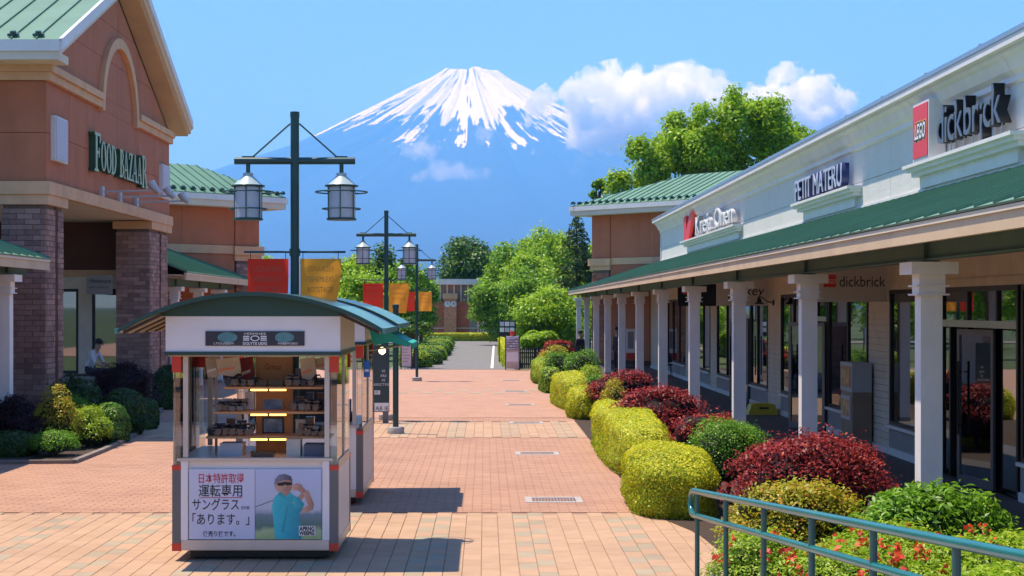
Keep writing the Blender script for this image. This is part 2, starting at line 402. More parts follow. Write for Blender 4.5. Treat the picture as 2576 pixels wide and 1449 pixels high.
cloud('cloud', 'tiny white puff of cloud at the tip of a snow tongue', 1185, 1250, 305, 375, 13400, 90, 6.6, 0.005, 2.4, 0.06, soft=0.15)
cloud('cloud', 'faint pale cloud spreading under the large cumulus cloud', 1400, 1780, 340, 500, 12800, 250, 8.2, 0.0012, 2.0, 0.0, soft=0.3)

# ---- the air between here and the mountain
def haze():
    m = bpy.data.materials.new('haze_air'); m.use_nodes = True; n = m.node_tree.nodes; l = m.node_tree.links; n.remove(n['Principled BSDF'])
    pv = n.new('ShaderNodeVolumePrincipled'); pv.inputs['Color'].default_value = (0.12, 0.42, 1.0, 1); pv.inputs["Absorption Color"].default_value = (0.55, 0.46, 1, 1)
    pv.inputs['Density'].default_value = 1.1e-4; pv.inputs['Anisotropy'].default_value = 0.0
    l.new(pv.outputs[0], n['Material Output'].inputs['Volume'])
    o = MB().box(-16000, 16000, -2000, 38000, -1.1, 3420).build('haze', m); props(o, 'pale blue air between the street and the mountain', kind='stuff')
haze()

# ---- paving: joints below, pavers above
M_JOINT = mat('paving_joint', (0.31, 0.20, 0.135), 0.95, 0.2, 30)
M_PTAN = mat('paver_tan', (0.43, 0.275, 0.175), 0.85, 0.10, 5, world=True, dirt=0.30, bump=0.25, bscale=90, objrand=0.5)
M_PTANS = mat('paver_tan_joined', (0.43, 0.275, 0.175), 0.85, 0.10, 5, world=True, dirt=0.30, bump=0.25, bscale=90, island=0.5)
M_PGREY = mat('paver_grey', (0.34, 0.275, 0.19), 0.85, 0.10, 5, world=True, dirt=0.30, bump=0.25, bscale=90, objrand=0.5)
M_PGREYS = mat('paver_grey_joined', (0.34, 0.275, 0.19), 0.85, 0.10, 5, world=True, dirt=0.30, bump=0.25, bscale=90, island=0.5)
M_PRED = mat('paver_red_joined', (0.385, 0.205, 0.138), 0.85, 0.08, 1.2, world=True, dirt=0.30, bump=0.25, bscale=90, island=0.5, col2=(0.43, 0.25, 0.165))
def paving_far_mat():
    m = bpy.data.materials.new('paving_far'); m.use_nodes = True; n = m.node_tree.nodes; l = m.node_tree.links; p = n['Principled BSDF']; p.inputs['Roughness'].default_value = 0.85
    tc = n.new('ShaderNodeTexCoord'); b = n.new('ShaderNodeTexBrick')
    b.inputs['Scale'].default_value = 1; b.inputs['Brick Width'].default_value = 0.24; b.inputs['Row Height'].default_value = 0.12; b.inputs['Mortar Size'].default_value = 0.004
    b.inputs['Color1'].default_value = (0.37, 0.195, 0.13, 1); b.inputs['Color2'].default_value = (0.42, 0.24, 0.16, 1); b.inputs['Mortar'].default_value = (0.30, 0.18, 0.13, 1)
    l.new(tc.outputs['Object'], b.inputs[0])
    nz = n.new('ShaderNodeTexNoise'); nz.inputs['Scale'].default_value = 1.2; nz.inputs['Detail'].default_value = 5; l.new(tc.outputs['Object'], nz.inputs[0])
    hs = n.new('ShaderNodeHueSaturation'); mr = n.new('ShaderNodeMapRange'); mr.inputs[3].default_value = 0.85; mr.inputs[4].default_value = 1.15
    l.new(nz.outputs[0], mr.inputs[0]); l.new(mr.outputs[0], hs.inputs['Value']); l.new(b.outputs[0], hs.inputs['Color']); l.new(hs.outputs[0], p.inputs['Base Color'])
    return m
PX0, PX1 = -13.0, 2.75
paving = MB().box(PX0, 4.4, 2.0, 36.2, -0.045, -0.012).build('paving', M_JOINT); props(paving, kind='structure')
far = MB().box(PX0, 4.4, 36.2, 64.3, -0.045, -0.002).build('paving', paving_far_mat()); props(far, kind='structure')
back = MB().box(-26, 24, -45, 1.99, -0.045, -0.004).build('paving', far.data.materials[0]); props(back, kind='structure')  # unseen paving behind the camera, added to bounce light onto camera-facing fronts
farb = MB()
for k in range(40):
    for j in range(2):
        if (k+j) % 2 == 0: farb.box(-12+k*0.36, -12+k*0.36+0.355, 46.4+j*1.4, 46.4+j*1.4+0.7, -0.02, 0.0015)
o = farb.build('paver', M_PGREYS, far); o['kind'] = 'stuff'

def paver_mesh(w, d, m):
    e = 0.004; t = 0.0; z = -0.02
    mb = MB(); W, D = w/2, d/2
    mb.add([(-W,-D,z),(W,-D,z),(W,D,z),(-W,D,z),(-W,-D,t-e),(W,-D,t-e),(W,D,t-e),(-W,D,t-e),(-W+e,-D+e,t),(W-e,-D+e,t),(W-e,D-e,t),(-W+e,D-e,t)],
           [(0,1,5,4),(1,2,6,5),(2,3,7,6),(3,0,4,7),(4,5,9,8),(5,6,10,9),(6,7,11,10),(7,4,8,11),(8,9,10,11)])
    me = bpy.data.meshes.new('paver'); me.from_pydata(mb.v, [], mb.f); me.materials.append(m); me.update()
    return me
PW, PD, GAP = 0.182, 0.364, 0.005
pm_t = paver_mesh(PW-GAP, PD-GAP, M_PTAN); pm_g = paver_mesh(PW-GAP, PD-GAP, M_PGREY)
cells = []
def tan_cells(ya, yb):
    out = []
    nx = int((PX1+9.5)/PW); ny = int((yb-ya)/PD)
    for j in range(ny):
        for i in range(nx):
            x = -9.5+(i+0.5)*PW; y = ya+(j+0.5)*PD+(0.5*PD if i % 2 else 0)
            if y > yb-0.1: continue
            gx = i//2
            grey = (gx % 3 == 0 and (j+gx//3) % 2 == 0)
            out.append((x, y, grey))
    return out
def in_view(x, y): return CX+x*FPX/y > -60 and CX+x*FPX/y < 1950 and CY+FPX*EYE/y < 1475
c1 = [c for c in tan_cells(13.4, 19.4) if in_view(c[0], c[1])]
seen = [c for c in c1 if not (-3.1 < c[0] < -1.45 and 15.75 < c[1] < 16.9)]
seen.sort(key=lambda c: c[1]); single = set((c[0], c[1]) for c in seen[:296])
def joined(cells_, w, d, m, name='paver'):
    base = paver_mesh(w-GAP, d-GAP, m); bv = np.array([v.co[:] for v in base.vertices]); bf = [tuple(p.vertices) for p in base.polygons]; nb = len(bv)
    V = []; F = []
    for i, (x, y) in enumerate(cells_):
        q = bv.copy(); q[:, 0] += x; q[:, 1] += y; q[:, 2] += random.uniform(-0.0015, 0.0015)
        V.append(q); F += [tuple(k+i*nb for k in f) for f in bf]
    me = bpy.data.meshes.new(name); me.from_pydata(np.concatenate(V).tolist(), [], F); me.materials.append(m); me.update()
    o = link(name, me, paving); o['kind'] = 'stuff'; return o
rest_t, rest_g = [], []
for (x, y, gr) in c1:
    if (x, y) in single:
        o = link('paver', pm_g if gr else pm_t, paving); o.location = (x, y, random.uniform(-0.0015, 0.0015))
    else: (rest_g if gr else rest_t).append((x, y))
for (x, y, gr) in tan_cells(30.6, 35.0): (rest_g if gr else rest_t).append((x, y))
joined(rest_t, PW, PD, M_PTANS); joined(rest_g, PW, PD, M_PGREYS)
red = []
for (ya, yb) in ((19.45, 30.55), (35.0, 36.1)):
    j = 0; y = ya+0.06
    while y < yb:
        x = -9.4+(0.12 if j % 2 else 0)
        while x < PX1:
            if CX+x*FPX/y > -40: red.append((x, y))
            x += 0.24
        y += 0.12; j += 1
joined(red, 0.24, 0.12, M_PRED)

# ---- road behind the gate, its line and kerbs
M_ASPH = mat('asphalt', (0.17, 0.165, 0.16), 0.9, 0.12, 3, bump=0.3, bscale=60, dirt=0.2)
rd = MB().quad((-3.9,64.4,0.0),(1.2,64.4,0.0),(1.3,118,0.0),(-4.6,118,0.0)).quad((-40,112,0.004),(40,112,0.004),(40,118.5,0.004),(-40,118.5,0.004)).build('road', M_ASPH); props(rd, kind='structure')
ln_ = MB().quad((0.22,65.5,0.01),(0.34,65.5,0.01),(0.62,104,0.01),(0.50,104,0.01)).build('road_line', M_WHITE, rd)
# ---- colonnade floor and planting soil
M_TILE = mat('colonnade_tile', (0.075, 0.066, 0.062), 0.6, 0.12, 2, objrand=0.0)
fl = MB().box(4.35, 6.9, 3, 78, -0.04, 0.012).build('pavement', M_TILE); props(fl, kind='structure')
M_SOIL = mat('soil', (0.05, 0.032, 0.02), 0.95, 0.3, 15, bump=0.6, bscale=25)
sb = MB().slab([(1.98,19.4,-0.03),(2.35,17.6,-0.03),(2.55,13,-0.03),(2.6,3,-0.03),(4.34,3,-0.03),(4.34,66,-0.03),(1.98,66,-0.03)], (0,0,0.034)).build('planting_bed', M_SOIL); props(sb, kind='structure')
bedL = [gnd(-120,1168), gnd(185,1166), gnd(262,1135), gnd(320,1108), gnd(372,1075), gnd(398,1045), gnd(425,1000), Vector((-8.5,43,0)), Vector((-12,43,0)), Vector((-12,24,0))]
sl = MB().slab([(p.x,p.y,-0.03) for p in bedL], (0,0,0.04)).build('planting_bed', M_SOIL); props(sl, kind='structure')
kb = MB()
for a, b in zip(bedL[:7], bedL[1:7]):
    d = (b-a); d.z = 0; u = d.normalized(); w = Vector((-u.y, u.x, 0))
    a2 = a-u*0.01; b2 = b+u*0.01
    kb.slab([a2-w*0.05, b2-w*0.05, b2+w*0.05, a2+w*0.05], (0,0,0.06))
k_ = kb.build('kerb', mat('kerb_stone', (0.2,0.17,0.15), 0.9, 0.2, 8, bump=0.3, dirt=0.3)); props(k_, kind='structure')
# ---- drain grates along the walk
M_GRATE = mat('grate_iron', (0.10, 0.10, 0.105), 0.5, 0.2, 10, metal=0.4)
for i, Y in enumerate((20.7, 27.3, 34.6, 41.0, 47.6, 54.6)):
    t = thing('drain_grate', (0.89, Y, 0), 0, 'iron drain grate in a pale frame, %s of the row from the camera' % ('nearest','second','third','fourth','fifth','farthest')[i], 'drain grate', 'drain grates along the walkway')
    MB().box(-0.37,-0.285,-0.30,0.30,-0.02,0.005).box(0.285,0.37,-0.30,0.30,-0.02,0.005).box(-0.285,0.285,-0.30,-0.2,-0.02,0.0045).box(-0.285,0.285,0.2,0.30,-0.02,0.0045).build('frame', M_CONC, t, False)
    MB().box(-0.284,0.284,-0.199,0.199,-0.03,-0.006).build('sump', M_BLACK, t, False)
    if i < 2:
        for k in range(14): MB().box(-0.27+k*0.041,-0.25+k*0.041,-0.199,0.199,-0.02,0.003).build('bar', M_GRATE, t, False)
    else:
        b = MB()
        for k in range(14): b.box(-0.27+k*0.041,-0.25+k*0.041,-0.199,0.199,-0.02,0.003)
        b.build('grating', M_GRATE, t, False)
# ================================================================== BUILDINGS
def seam_roof(parent, o, u, v, hull, pitch, m, guards=False, name='roof_panel', t=0.03, seam=0.036):
    """metal roof in plane o + u*a + v*b: strips running along v between seams, clipped to hull (ccw, 2d)"""
    o, u, v = Vector(o), Vector(u).normalized(), Vector(v).normalized(); n = u.cross(v).normalized()
    if n.z < 0: n = -n
    a0 = min(p[0] for p in hull); a1 = max(p[0] for p in hull); b0 = min(p[1] for p in hull)-1; b1 = max(p[1] for p in hull)+1
    k = int((a1-a0)/pitch)+1
    inv = mw(parent).inverted()
    for i in range(k):
        c = a0+i*pitch
        poly = clip_to([(c, b0), (c+pitch-0.004, b0), (c+pitch-0.004, b1), (c, b1)], hull)
        if len(poly) < 3 or area2(poly) < 0.02: continue
        mb = MB().slab([o+u*a+v*b for a, b in poly], n*t)
        sm = clip_to([(c+0.004, b0), (c+0.020, b0), (c+0.020, b1), (c+0.004, b1)], hull)
        if len(sm) >= 3 and area2(sm) > 0.002: mb.slab([o+u*a+v*b+n*t for a, b in sm], n*seam)
        mb.build(name, m, parent)
        if guards and len(sm) >= 3:
            bb = min(p[1] for p in sm)+0.16; p = o+u*(c+0.015)+v*bb+n*(t+0.02)
            MB().slab([p-u*0.11, p+u*0.11, p+u*0.10+v*0.10, p-u*0.10+v*0.10], n*0.05).slab([p-u*0.05+n*0.05, p+u*0.05+n*0.05, p+u*0.05+v*0.08+n*0.05, p-u*0.05+v*0.08+n*0.05], n*0.05).build('snow_guard', M_DKGREEN, parent)

def brick_face(sink, x0, u, width, z0, z1, n, bl=0.31, bh=0.106, depth=0.08, rnd=True):
    """running bond bricks on a vertical face: x0 the lower start, u along the face, n outward; appends (corner, u, length, height, n)"""
    x0 = Vector(x0); u = Vector(u); n = Vector(n); rows = int((z1-z0)/bh)
    for r in range(rows):
        a = 0.0; first = bl/2 if r % 2 else bl
        first = min(first, width)
        while a < width-0.01:
            L = first if a == 0 else bl
            L = min(L, width-a)
            if width-a-L < 0.06: L = width-a
            sink.append((x0+u*a+Vector((0, 0, r*bh)), u, L-0.008, bh-0.010, n, depth))
            a += L
def brick_mb(mb, b):
    p, u, L, h, n, d = b
    jit = random.uniform(-0.004, 0.006)
    a = p+n*jit
    return mb.slab([a, a+u*L, a+u*L+Vector((0,0,h)), a+Vector((0,0,h))], -n*d)

# ------------------------------------------------------------------ gabled hall on the left
def gabled_hall():
    XF, Y1, Y2 = -8.7, 31.5, 43.8
    YC = (Y1+Y2)/2
    t = thing('gabled_hall', (XF-4, YC, 0), 0, 'brown panelled hall with green metal gable roof and round arch moulding', 'building')
    # body
    MB().box(-20, XF-0.04, Y1+0.04, Y2, 4.80, 7.28).slab([(-20,Y1+0.04,7.28),(-20,Y2,7.28),(-20,YC,9.85)], (20+XF-0.04,0,0)).build('wall', M_DKBROWN, t)
    wall = holder('wall_cladding', t)
    # face panels between the bands
    yb = [Y1+0.02, 33.3, 35.4, 37.65, 39.9, 41.9, Y2]
    for a, b in zip(yb[:-1], yb[1:]):
        for z0, z1 in ((5.01, 5.965), (5.975, 6.99)):
            boxo('panel', (XF-0.04, XF, a, b-0.012, z0, z1), M_BROWN, wall)
    MB().box(XF-0.04, XF-0.001, 35.76, 39.54, 6.995, 7.305).build('panel', M_BROWN, wall)
    hull = [(Y1+0.1, 7.31), (Y2-0.1, 7.31), (YC, 9.82)]
    for a, b in zip([Y1, 33.6, 35.6, 37.65, 39.7, 41.7], [33.6, 35.6, 37.65, 39.7, 41.7, Y2]):
        for z0, z1 in ((7.31, 8.2), (8.2, 9.05), (9.05, 10)):
            poly = clip_to([(a, z0), (b-0.012, z0), (b-0.012, z1-0.01), (a, z1-0.01)], hull)
            if len(poly) > 2 and area2(poly) > 0.02: MB().slab([(XF-0.04, p, q) for p, q in poly], (0.04,0,0)).build('panel', M_BROWN, wall)
    # front (towards the camera) panels
    for a, b in ((-20,-16.6),(-16.6,-13.6),(-13.6,-10.4),(-10.4,XF)):
        for z0, z1 in ((5.01, 5.965), (5.975, 6.99)):
            boxo('panel', (a, b-0.012, Y1, Y1+0.04, z0, z1), M_BROWN, wall)
    # bands and cornice, interrupted by the arch
    def band(x1, z0, z1, lo, hi, y0, name='band'):
        MB().box(XF-0.06, XF+x1, lo, hi, z0, z1).build(name, M_BAND, t)
        if lo < Y1: MB().box(-20, XF-0.06, y0, Y1+0.02, z0, z1).build(name, M_BAND, t)
    band(0.10, 4.745, 5.0, Y1-0.10, Y2+0.05, Y1-0.10)
    MB().box(XF-0.95, XF+0.07, Y1-0.06, Y1+1.42, 4.545, 4.744).build('capital', M_BAND, t)
    MB().box(XF-0.95, XF+0.07, 41.2, Y2+0.03, 4.545, 4.744).build('capital', M_BAND, t)
    for lo, hi in ((Y1-0.1, 35.75), (39.55, Y2+0.05)):
        band(0.10, 7.0, 7.16, lo, hi, Y1-0.10, 'cornice'); band(0.16, 7.161, 7.31, lo-(0.06 if lo < Y1 else 0), hi, Y1-0.16, 'cornice')
    ar = MB(); nseg = 24; rc, ri, zc = 1.9, 1.66, 6.95
    for k in range(nseg):
        a0 = math.pi*k/nseg; a1 = math.pi*(k+1)/nseg
        q = [(YC-rc*math.cos(a0), zc+rc*math.sin(a0)), (YC-rc*math.cos(a1), zc+rc*math.sin(a1)), (YC-ri*math.cos(a1), zc+ri*math.sin(a1)), (YC-ri*math.cos(a0), zc+ri*math.sin(a0))]
        ar.slab([(XF-0.02, y, z) for y, z in q], (0.13,0,0))
    ar.build('arch_moulding', M_BAND, t)
    # portico soffit, piers
    MB().box(-20, XF-0.07, Y1+0.1, Y2, 4.77, 4.80).build('soffit', M_SOFFIT, t)
    bricks = []
    for (ya, yb_) in ((Y1, 32.84), (41.27, 43.6)):
        x0 = XF-0.88
        MB().box(x0+0.03, XF-0.03, ya+0.03, yb_-0.03, 0, 4.545).build('pier', M_MORTAR, t)
        rec = ya+(yb_-ya)*0.52
        MB().box(XF-0.03, XF-0.02, rec, rec+0.2, 0, 4.544).build('downpipe_recess', M_DKBROWN, t)
        brick_face(bricks, (x0, ya, 0.02), (1,0,0), 0.88, 0.02, 4.54, (0,-1,0))
        brick_face(bricks, (XF, ya+0.085, 0.02), (0,1,0), rec-ya-0.09, 0.02, 4.54, (1,0,0))
        brick_face(bricks, (XF, rec+0.21, 0.02), (0,1,0), yb_-rec-0.22, 0.02, 4.54, (1,0,0))
    br = holder('pier_brickwork', t)
    for b in bricks[:296]: brick_mb(MB(), b).build('brick', M_BRICK, br, fix=True)
    mb = MB()
    for b in bricks[296:]: brick_mb(mb, b)
    o = mb.build('brick', M_BRICKS, br); o['kind'] = 'stuff'
    # roof: camera-side slope, far slope, rakes
    ov = 0.75; zE = 7.66; pit = 0.415; rise = pit*(YC-Y1+ov)
    roof = holder('roof', t); sl = math.hypot(1, pit); L = (YC-Y1+ov)*sl
    xr = XF+0.5
    seam_roof(roof, (-18, Y1-ov, zE), (1,0,0), (0,1,pit), [(0,0),(18+xr,0),(18+xr,L),(0,L)], 0.49, M_GREENROOF, guards=True)
    MB().slab([(-18,Y2+ov,zE),(xr,Y2+ov,zE),(xr,YC,zE+rise),(-18,YC,zE+rise)], (0,0,0.04)).build('roof_slope', M_GREENROOF, roof)
    for s, ya in ((1, Y1-ov), (-1, Y2+ov)):
        def rk(x0, x1, lo, hi): return [(x0, ya, zE+lo), (x0, YC-(0.001 if s > 0 else -0.001), zE+rise+lo), (x0, YC-(0.001 if s > 0 else -0.001), zE+rise+hi), (x0, ya, zE+hi)], (x1-x0,0,0)
        a, b = rk(XF-0.1, XF+0.38, -0.36, -0.02); MB().slab(a, b).build('rake_soffit', M_CREAM, t)
        a, b = rk(XF+0.38, XF+0.46, -0.30, -0.01); MB().slab(a, b).build('rake_board', M_SOFFIT, t)
        a, b = rk(XF+0.46, XF+0.53, -0.17, 0.05); MB().slab(a, b).build('rake_edge', M_WHITE, t)
    MB().box(-18, xr-0.02, Y1-ov-0.05, Y1-ov+0.02, zE-0.20, zE+0.02).build('gutter', M_WHITE, t)
    MB().box(-18, xr-0.06, Y1-ov-0.01, Y1+0.03, zE-0.36, zE-0.201).build('eave_soffit', M_SOFFIT, t)
    MB().box(-18, xr-0.02, Y2+ov-0.02, Y2+ov+0.05, zE-0.2, zE+0.02).build('gutter', M_WHITE, t)
    # shopfront inside the portico, facing the camera
    YS = 42.2
    MB().box(-14, -9.6, YS, YS+0.1, 3.50, 4.77).build('header_panel', M_DKBROWN, t)
    MB().box(-14, -9.6, YS-0.05, YS+0.08, 3.33, 3.499).build('header_trim', M_BAND, t)
    MB().box(-14, -9.6, YS+0.001, YS+0.08, 3.0, 3.329).build('fascia_panel', M_SIDING, t)
    MB().box(-14, -9.6, YS-0.03, YS+0.1, 0, 0.75).build('base_wall', M_GREYPANEL, t)
    for a, b in ((-12.6,-11.62),(-11.55,-10.78),(-10.42,-9.62)):
        w = MB().box(a, a+0.07, YS-0.02, YS+0.06, 0.75, 3.0).box(b-0.07, b, YS-0.02, YS+0.06, 0.75, 3.0).box(a+0.07, b-0.07, YS-0.02, YS+0.06, 2.92, 3.0).box(a+0.07, b-0.07, YS-0.02, YS+0.06, 0.75, 0.83).build('window', M_BLACK, t)
        boxo('pane', (a+0.07, b-0.07, YS+0.01, YS+0.022, 0.83, 2.92), M_GLASS, w)
    boxo('post', (-10.78, -10.42, YS-0.04, YS+0.08, 0.75, 3.0), M_SIDING, t)
    boxo('post', (-14, -12.6, YS-0.04, YS+0.08, 0.75, 3.0), M_SIDING, t)
    MB().box(-14, -9.6, YS+1.5, YS+1.6, 0, 4.7).build('back_wall', M_DARK, t)
    # far side wall below the band
    boxo('side_wall', (-20, -9.6, Y2-0.1, Y2, 0, 4.76), M_DKBROWN, t)
gabled_hall()

# ---- serif letters of the hall's sign, each a part
def serif_letter(ch, h):
    """list of 2d polygons (unit height scaled to h), and width"""
    P = []; S, T, E = 0.17, 0.07, 0.07      # thick stem, thin stroke, serif
    def bx(x0, x1, y0, y1): P.append([(x0,y0),(x1,y0),(x1,y1),(x0,y1)])
    def arc(cx, cy_, rx, ry, a0, a1, tx, ty, n=14):
        for k in range(n):
            p = a0+(a1-a0)*k/n; q = a0+(a1-a0)*(k+1)/n
            P.append([(cx+rx*math.cos(p), cy_+ry*math.sin(p)), (cx+rx*math.cos(q), cy_+ry*math.sin(q)), (cx+(rx-tx)*math.cos(q), cy_+(ry-ty)*math.sin(q)), (cx+(rx-tx)*math.cos(p), cy_+(ry-ty)*math.sin(p))])
    if ch == 'F':
        bx(0,0.40,0,E); bx(0.10,0.10+S,E,1-T); bx(0,0.62,1-T,1); bx(0.55,0.62,0.76,1-T); bx(0.27,0.48,0.47,0.54); bx(0.44,0.50,0.38,0.63); w = 0.64
    elif ch == 'O': arc(0.37,0.5,0.37,0.51,0,2*math.pi,0.16,0.06,24); w = 0.74
    elif ch == 'D':
        bx(0,0.30,0,E); bx(0,0.30,1-E,1); bx(0.08,0.08+S,E,1-E); arc(0.28,0.5,0.44,0.5,-math.pi/2,math.pi/2,0.16,0.065); w = 0.74
    elif ch == 'B':
        bx(0,0.30,0,E); bx(0,0.30,1-E,1); bx(0.08,0.08+S,E,1-E); arc(0.28,0.76,0.27,0.24,-math.pi/2,math.pi/2,0.14,0.06); arc(0.28,0.27,0.32,0.27,-math.pi/2,math.pi/2,0.15,0.06); w = 0.62
    elif ch == 'A':
        P.append([(0.06,E),(0.12,E),(0.36,0.92),(0.33,1)]); P.append([(0.52,E),(0.70,E),(0.42,1),(0.33,1)]); bx(0.20,0.53,0.30,0.36); bx(0,0.20,0,E); bx(0.46,0.78,0,E); w = 0.78
    elif ch == 'Z':
        bx(0,0.60,0,T); bx(0.02,0.60,1-T,1); P.append([(0,T),(0.18,T),(0.60,1-T),(0.42,1-T)]); bx(0.54,0.60,T,0.25); bx(0.02,0.08,0.76,1-T); w = 0.62
    elif ch == 'R':
        bx(0,0.30,0,E); bx(0,0.28,1-E,1); bx(0.08,0.08+S,E,1-E); arc(0.27,0.74,0.30,0.26,-math.pi/2,math.pi/2,0.14,0.06); P.append([(0.30,0.50),(0.44,0.50),(0.72,E),(0.55,E)]); bx(0.50,0.78,0,E); w = 0.78
    return [[(x*h, y*h) for x, y in p] for p in P], w*h
M_SIGNG = mat('sign_green_cream', (0.42, 0.52, 0.34), 0.5, 0.05, 3)
M_SIGNSIDE = mat('sign_green_side', (0.02, 0.09, 0.05), 0.4, 0.1, 3)
def bazaar_sign():
    XF = -8.7; z0 = 5.50
    t = thing('hall_sign', (XF, 37.8, z0), 0, 'green serif letters reading FOOD BAZAAR on the brown gable wall', 'sign')
    y = 34.85; sx = 0.93
    for ch, h, dz in (('F',0.86,0),('O',0.66,0.06),('O',0.66,0.06),('D',0.66,0.06),(' ',0,0),('B',0.66,0.06),('A',0.66,0.06),('Z',0.66,0.06),('A',0.66,0.06),('A',0.66,0.06),('R',0.80,0.0)):
        if ch == ' ': y += 0.33; continue
        polys, w = serif_letter(ch, h)
        face = MB(); side = MB()
        for i, p in enumerate(polys):
            pts = [(y+a*sx, z0+dz+b) for a, b in p]
            side.slab([(XF+0.01, a, b) for a, b in pts], (0.13+0.0003*i,0,0))
            face.slab([(XF+0.145+0.0003*i, a, b) for a, b in pts], (0.012,0,0))
        L = side.build('letter', M_SIGNSIDE, t); face.build('letter_face', M_SIGNG, L)
        y += w*sx+0.045
bazaar_sign()
M_LBOX = mat('light_box_face', (0.52, 0.46, 0.53), 0.4, 0.03, 3)
for (xa, xb, ya, yb), lb in (((132,163,290,400),'lilac light box on the hall wall left of the green letters'), ((403,421,412,490),'lilac light box on the hall wall right of the green letters')):
    y0 = 4000*8.66/(1220-xa); y1 = 4000*8.66/(1220-xb); z1 = EYE+(CY-ya)*y0/FPX; z0 = z1-0.9
    t = thing('light_box', (-8.66, (y0+y1)/2, z0), 0, lb, 'light box', 'light boxes beside the hall sign')
    MB().box(-8.7+0.002, -8.6, y0, y1, z0, z1).build('case', M_WHITE, t)
    MB().box(-8.599, -8.585, y0+0.03, y1-0.03, z0+0.03, z1-0.03).build('face', M_LBOX, t)
M_LAMPGREY = mat('lamp_grey', (0.5, 0.5, 0.52), 0.4, 0.05, 5)
for i, (Y, z) in enumerate(((35.95,5.12),(37.7,5.12),(39.5,5.12))):
    t = thing('sign_lamp', (-8.7, Y, z), 0, 'grey spot lamp on a long arm under the hall sign, %s' % ('nearest of three','middle one of three','farthest of three')[i], 'lamp', 'spot lamps under the hall sign')
    MB().box(-8.699,-8.62,Y-0.09,Y+0.09,z-0.12,z+0.12).build('bracket', M_LAMPGREY, t)
    MB().tube([(-8.62,Y,z),(-7.45,Y,z+0.03)], 0.022, 8).build('arm', M_LAMPGREY, t, smooth=True)
    MB().tube([(-7.36,Y,z-0.02),(-7.48,Y,z+0.10),(-7.56,Y,z+0.22)], [0.05,0.085,0.10], 12).build('lamp_head', M_LAMPGREY, t, smooth=True)

# ------------------------------------------------------------------ arcade column (shared by all arcades)
def column(parent, X, Y, sgn, ztop=2.97):
    c = MB().box(X-0.112, X+0.112, Y-0.112, Y+0.112, 0.0, ztop-0.126).build('column', M_COLUMN, parent)
    MB().box(X-0.125, X+0.125, Y-0.125, Y+0.125, 0.0, 0.10).build('base', M_CONC, c)
    MB().box(X-0.135, X+0.135, Y-0.135, Y+0.135, ztop-0.33, ztop-0.1265).build('neck', M_COLUMN, c)
    for z in (ztop-0.245, ztop-0.335): MB().box(X-0.17, X+0.17, Y-0.17, Y+0.17, z-0.008, z+0.008).build('collar', M_COLUMN, c)
    MB().box(X-0.24, X+0.24, Y-0.24, Y+0.24, ztop-0.126, ztop).build('capital', M_COLUMN, c)
    return c
def arcade(parent, XE, XC, XW, Ya, Yb, cols, zf0, zf1, zw, ztop=2.97, panels=True, hip_far=0.0, hip_near=0.0):
    """canopy along Y: eave at XE, column row XC, wall XW (either side)"""
    s = 1 if XW > XE else -1
    for y in cols: column(parent, XC, y, s, ztop)
    cn = MB().box(min(XE+s*0.12,XW), max(XE+s*0.12,XW), Ya, Yb, zf0+0.13, zf0+0.15).build('canopy_ceiling', M_SOFFIT, parent)
    b = MB().box(XC-0.06, XC+0.06, Ya+0.1, Yb-0.3, ztop+0.015, ztop+0.035).box(XC-0.06, XC+0.06, Ya+0.1, Yb-0.3, ztop+0.215, ztop+0.235).box(XC-0.012, XC+0.012, Ya+0.1, Yb-0.3, ztop+0.0355, ztop+0.2145)
    b.build('beam', M_GREENSTEEL, parent)
    for y in cols: MB().box(XC-0.055, XC+0.055, y-0.008, y+0.008, ztop+0.036, ztop+0.214).box(XC-0.09, XC+0.09, y-0.1, y+0.1, ztop, ztop+0.0145).build('stiffener', M_GREENSTEEL, parent)
    lo, hi = min(XE, XE+s*0.06), max(XE, XE+s*0.06)
    MB().box(lo, hi, Ya, Yb, zf0, zf1).build('fascia', M_CREAM, parent)
    MB().box(min(XE-s*0.02,XE), max(XE-s*0.02,XE), Ya, Yb, zf1-0.045, zf1-0.001).build('fascia_lip', M_SOFFIT, parent)
    if hip_far: MB().box(min(XE+s*0.061,XW), max(XE+s*0.061,XW), Yb-0.06, Yb, zf0, zf1).build('fascia', M_CREAM, parent)
    W = abs(XW-XE); L = math.hypot(W, zw-zf1)
    rf = holder('canopy_roof', parent)
    o = Vector((XE-s*0.03, Ya, zf1+0.004)); u = Vector((0,1,0)); v = Vector((s*W, 0, zw-zf1))
    D = Yb-Ya
    hull = [(hip_near*0,0),(D,0),(D-hip_far,L),(hip_near,L)]
    seam_roof(rf, o, u, v, hull, 0.49, M_GREENROOF, t=0.02, seam=0.035)
    return rf

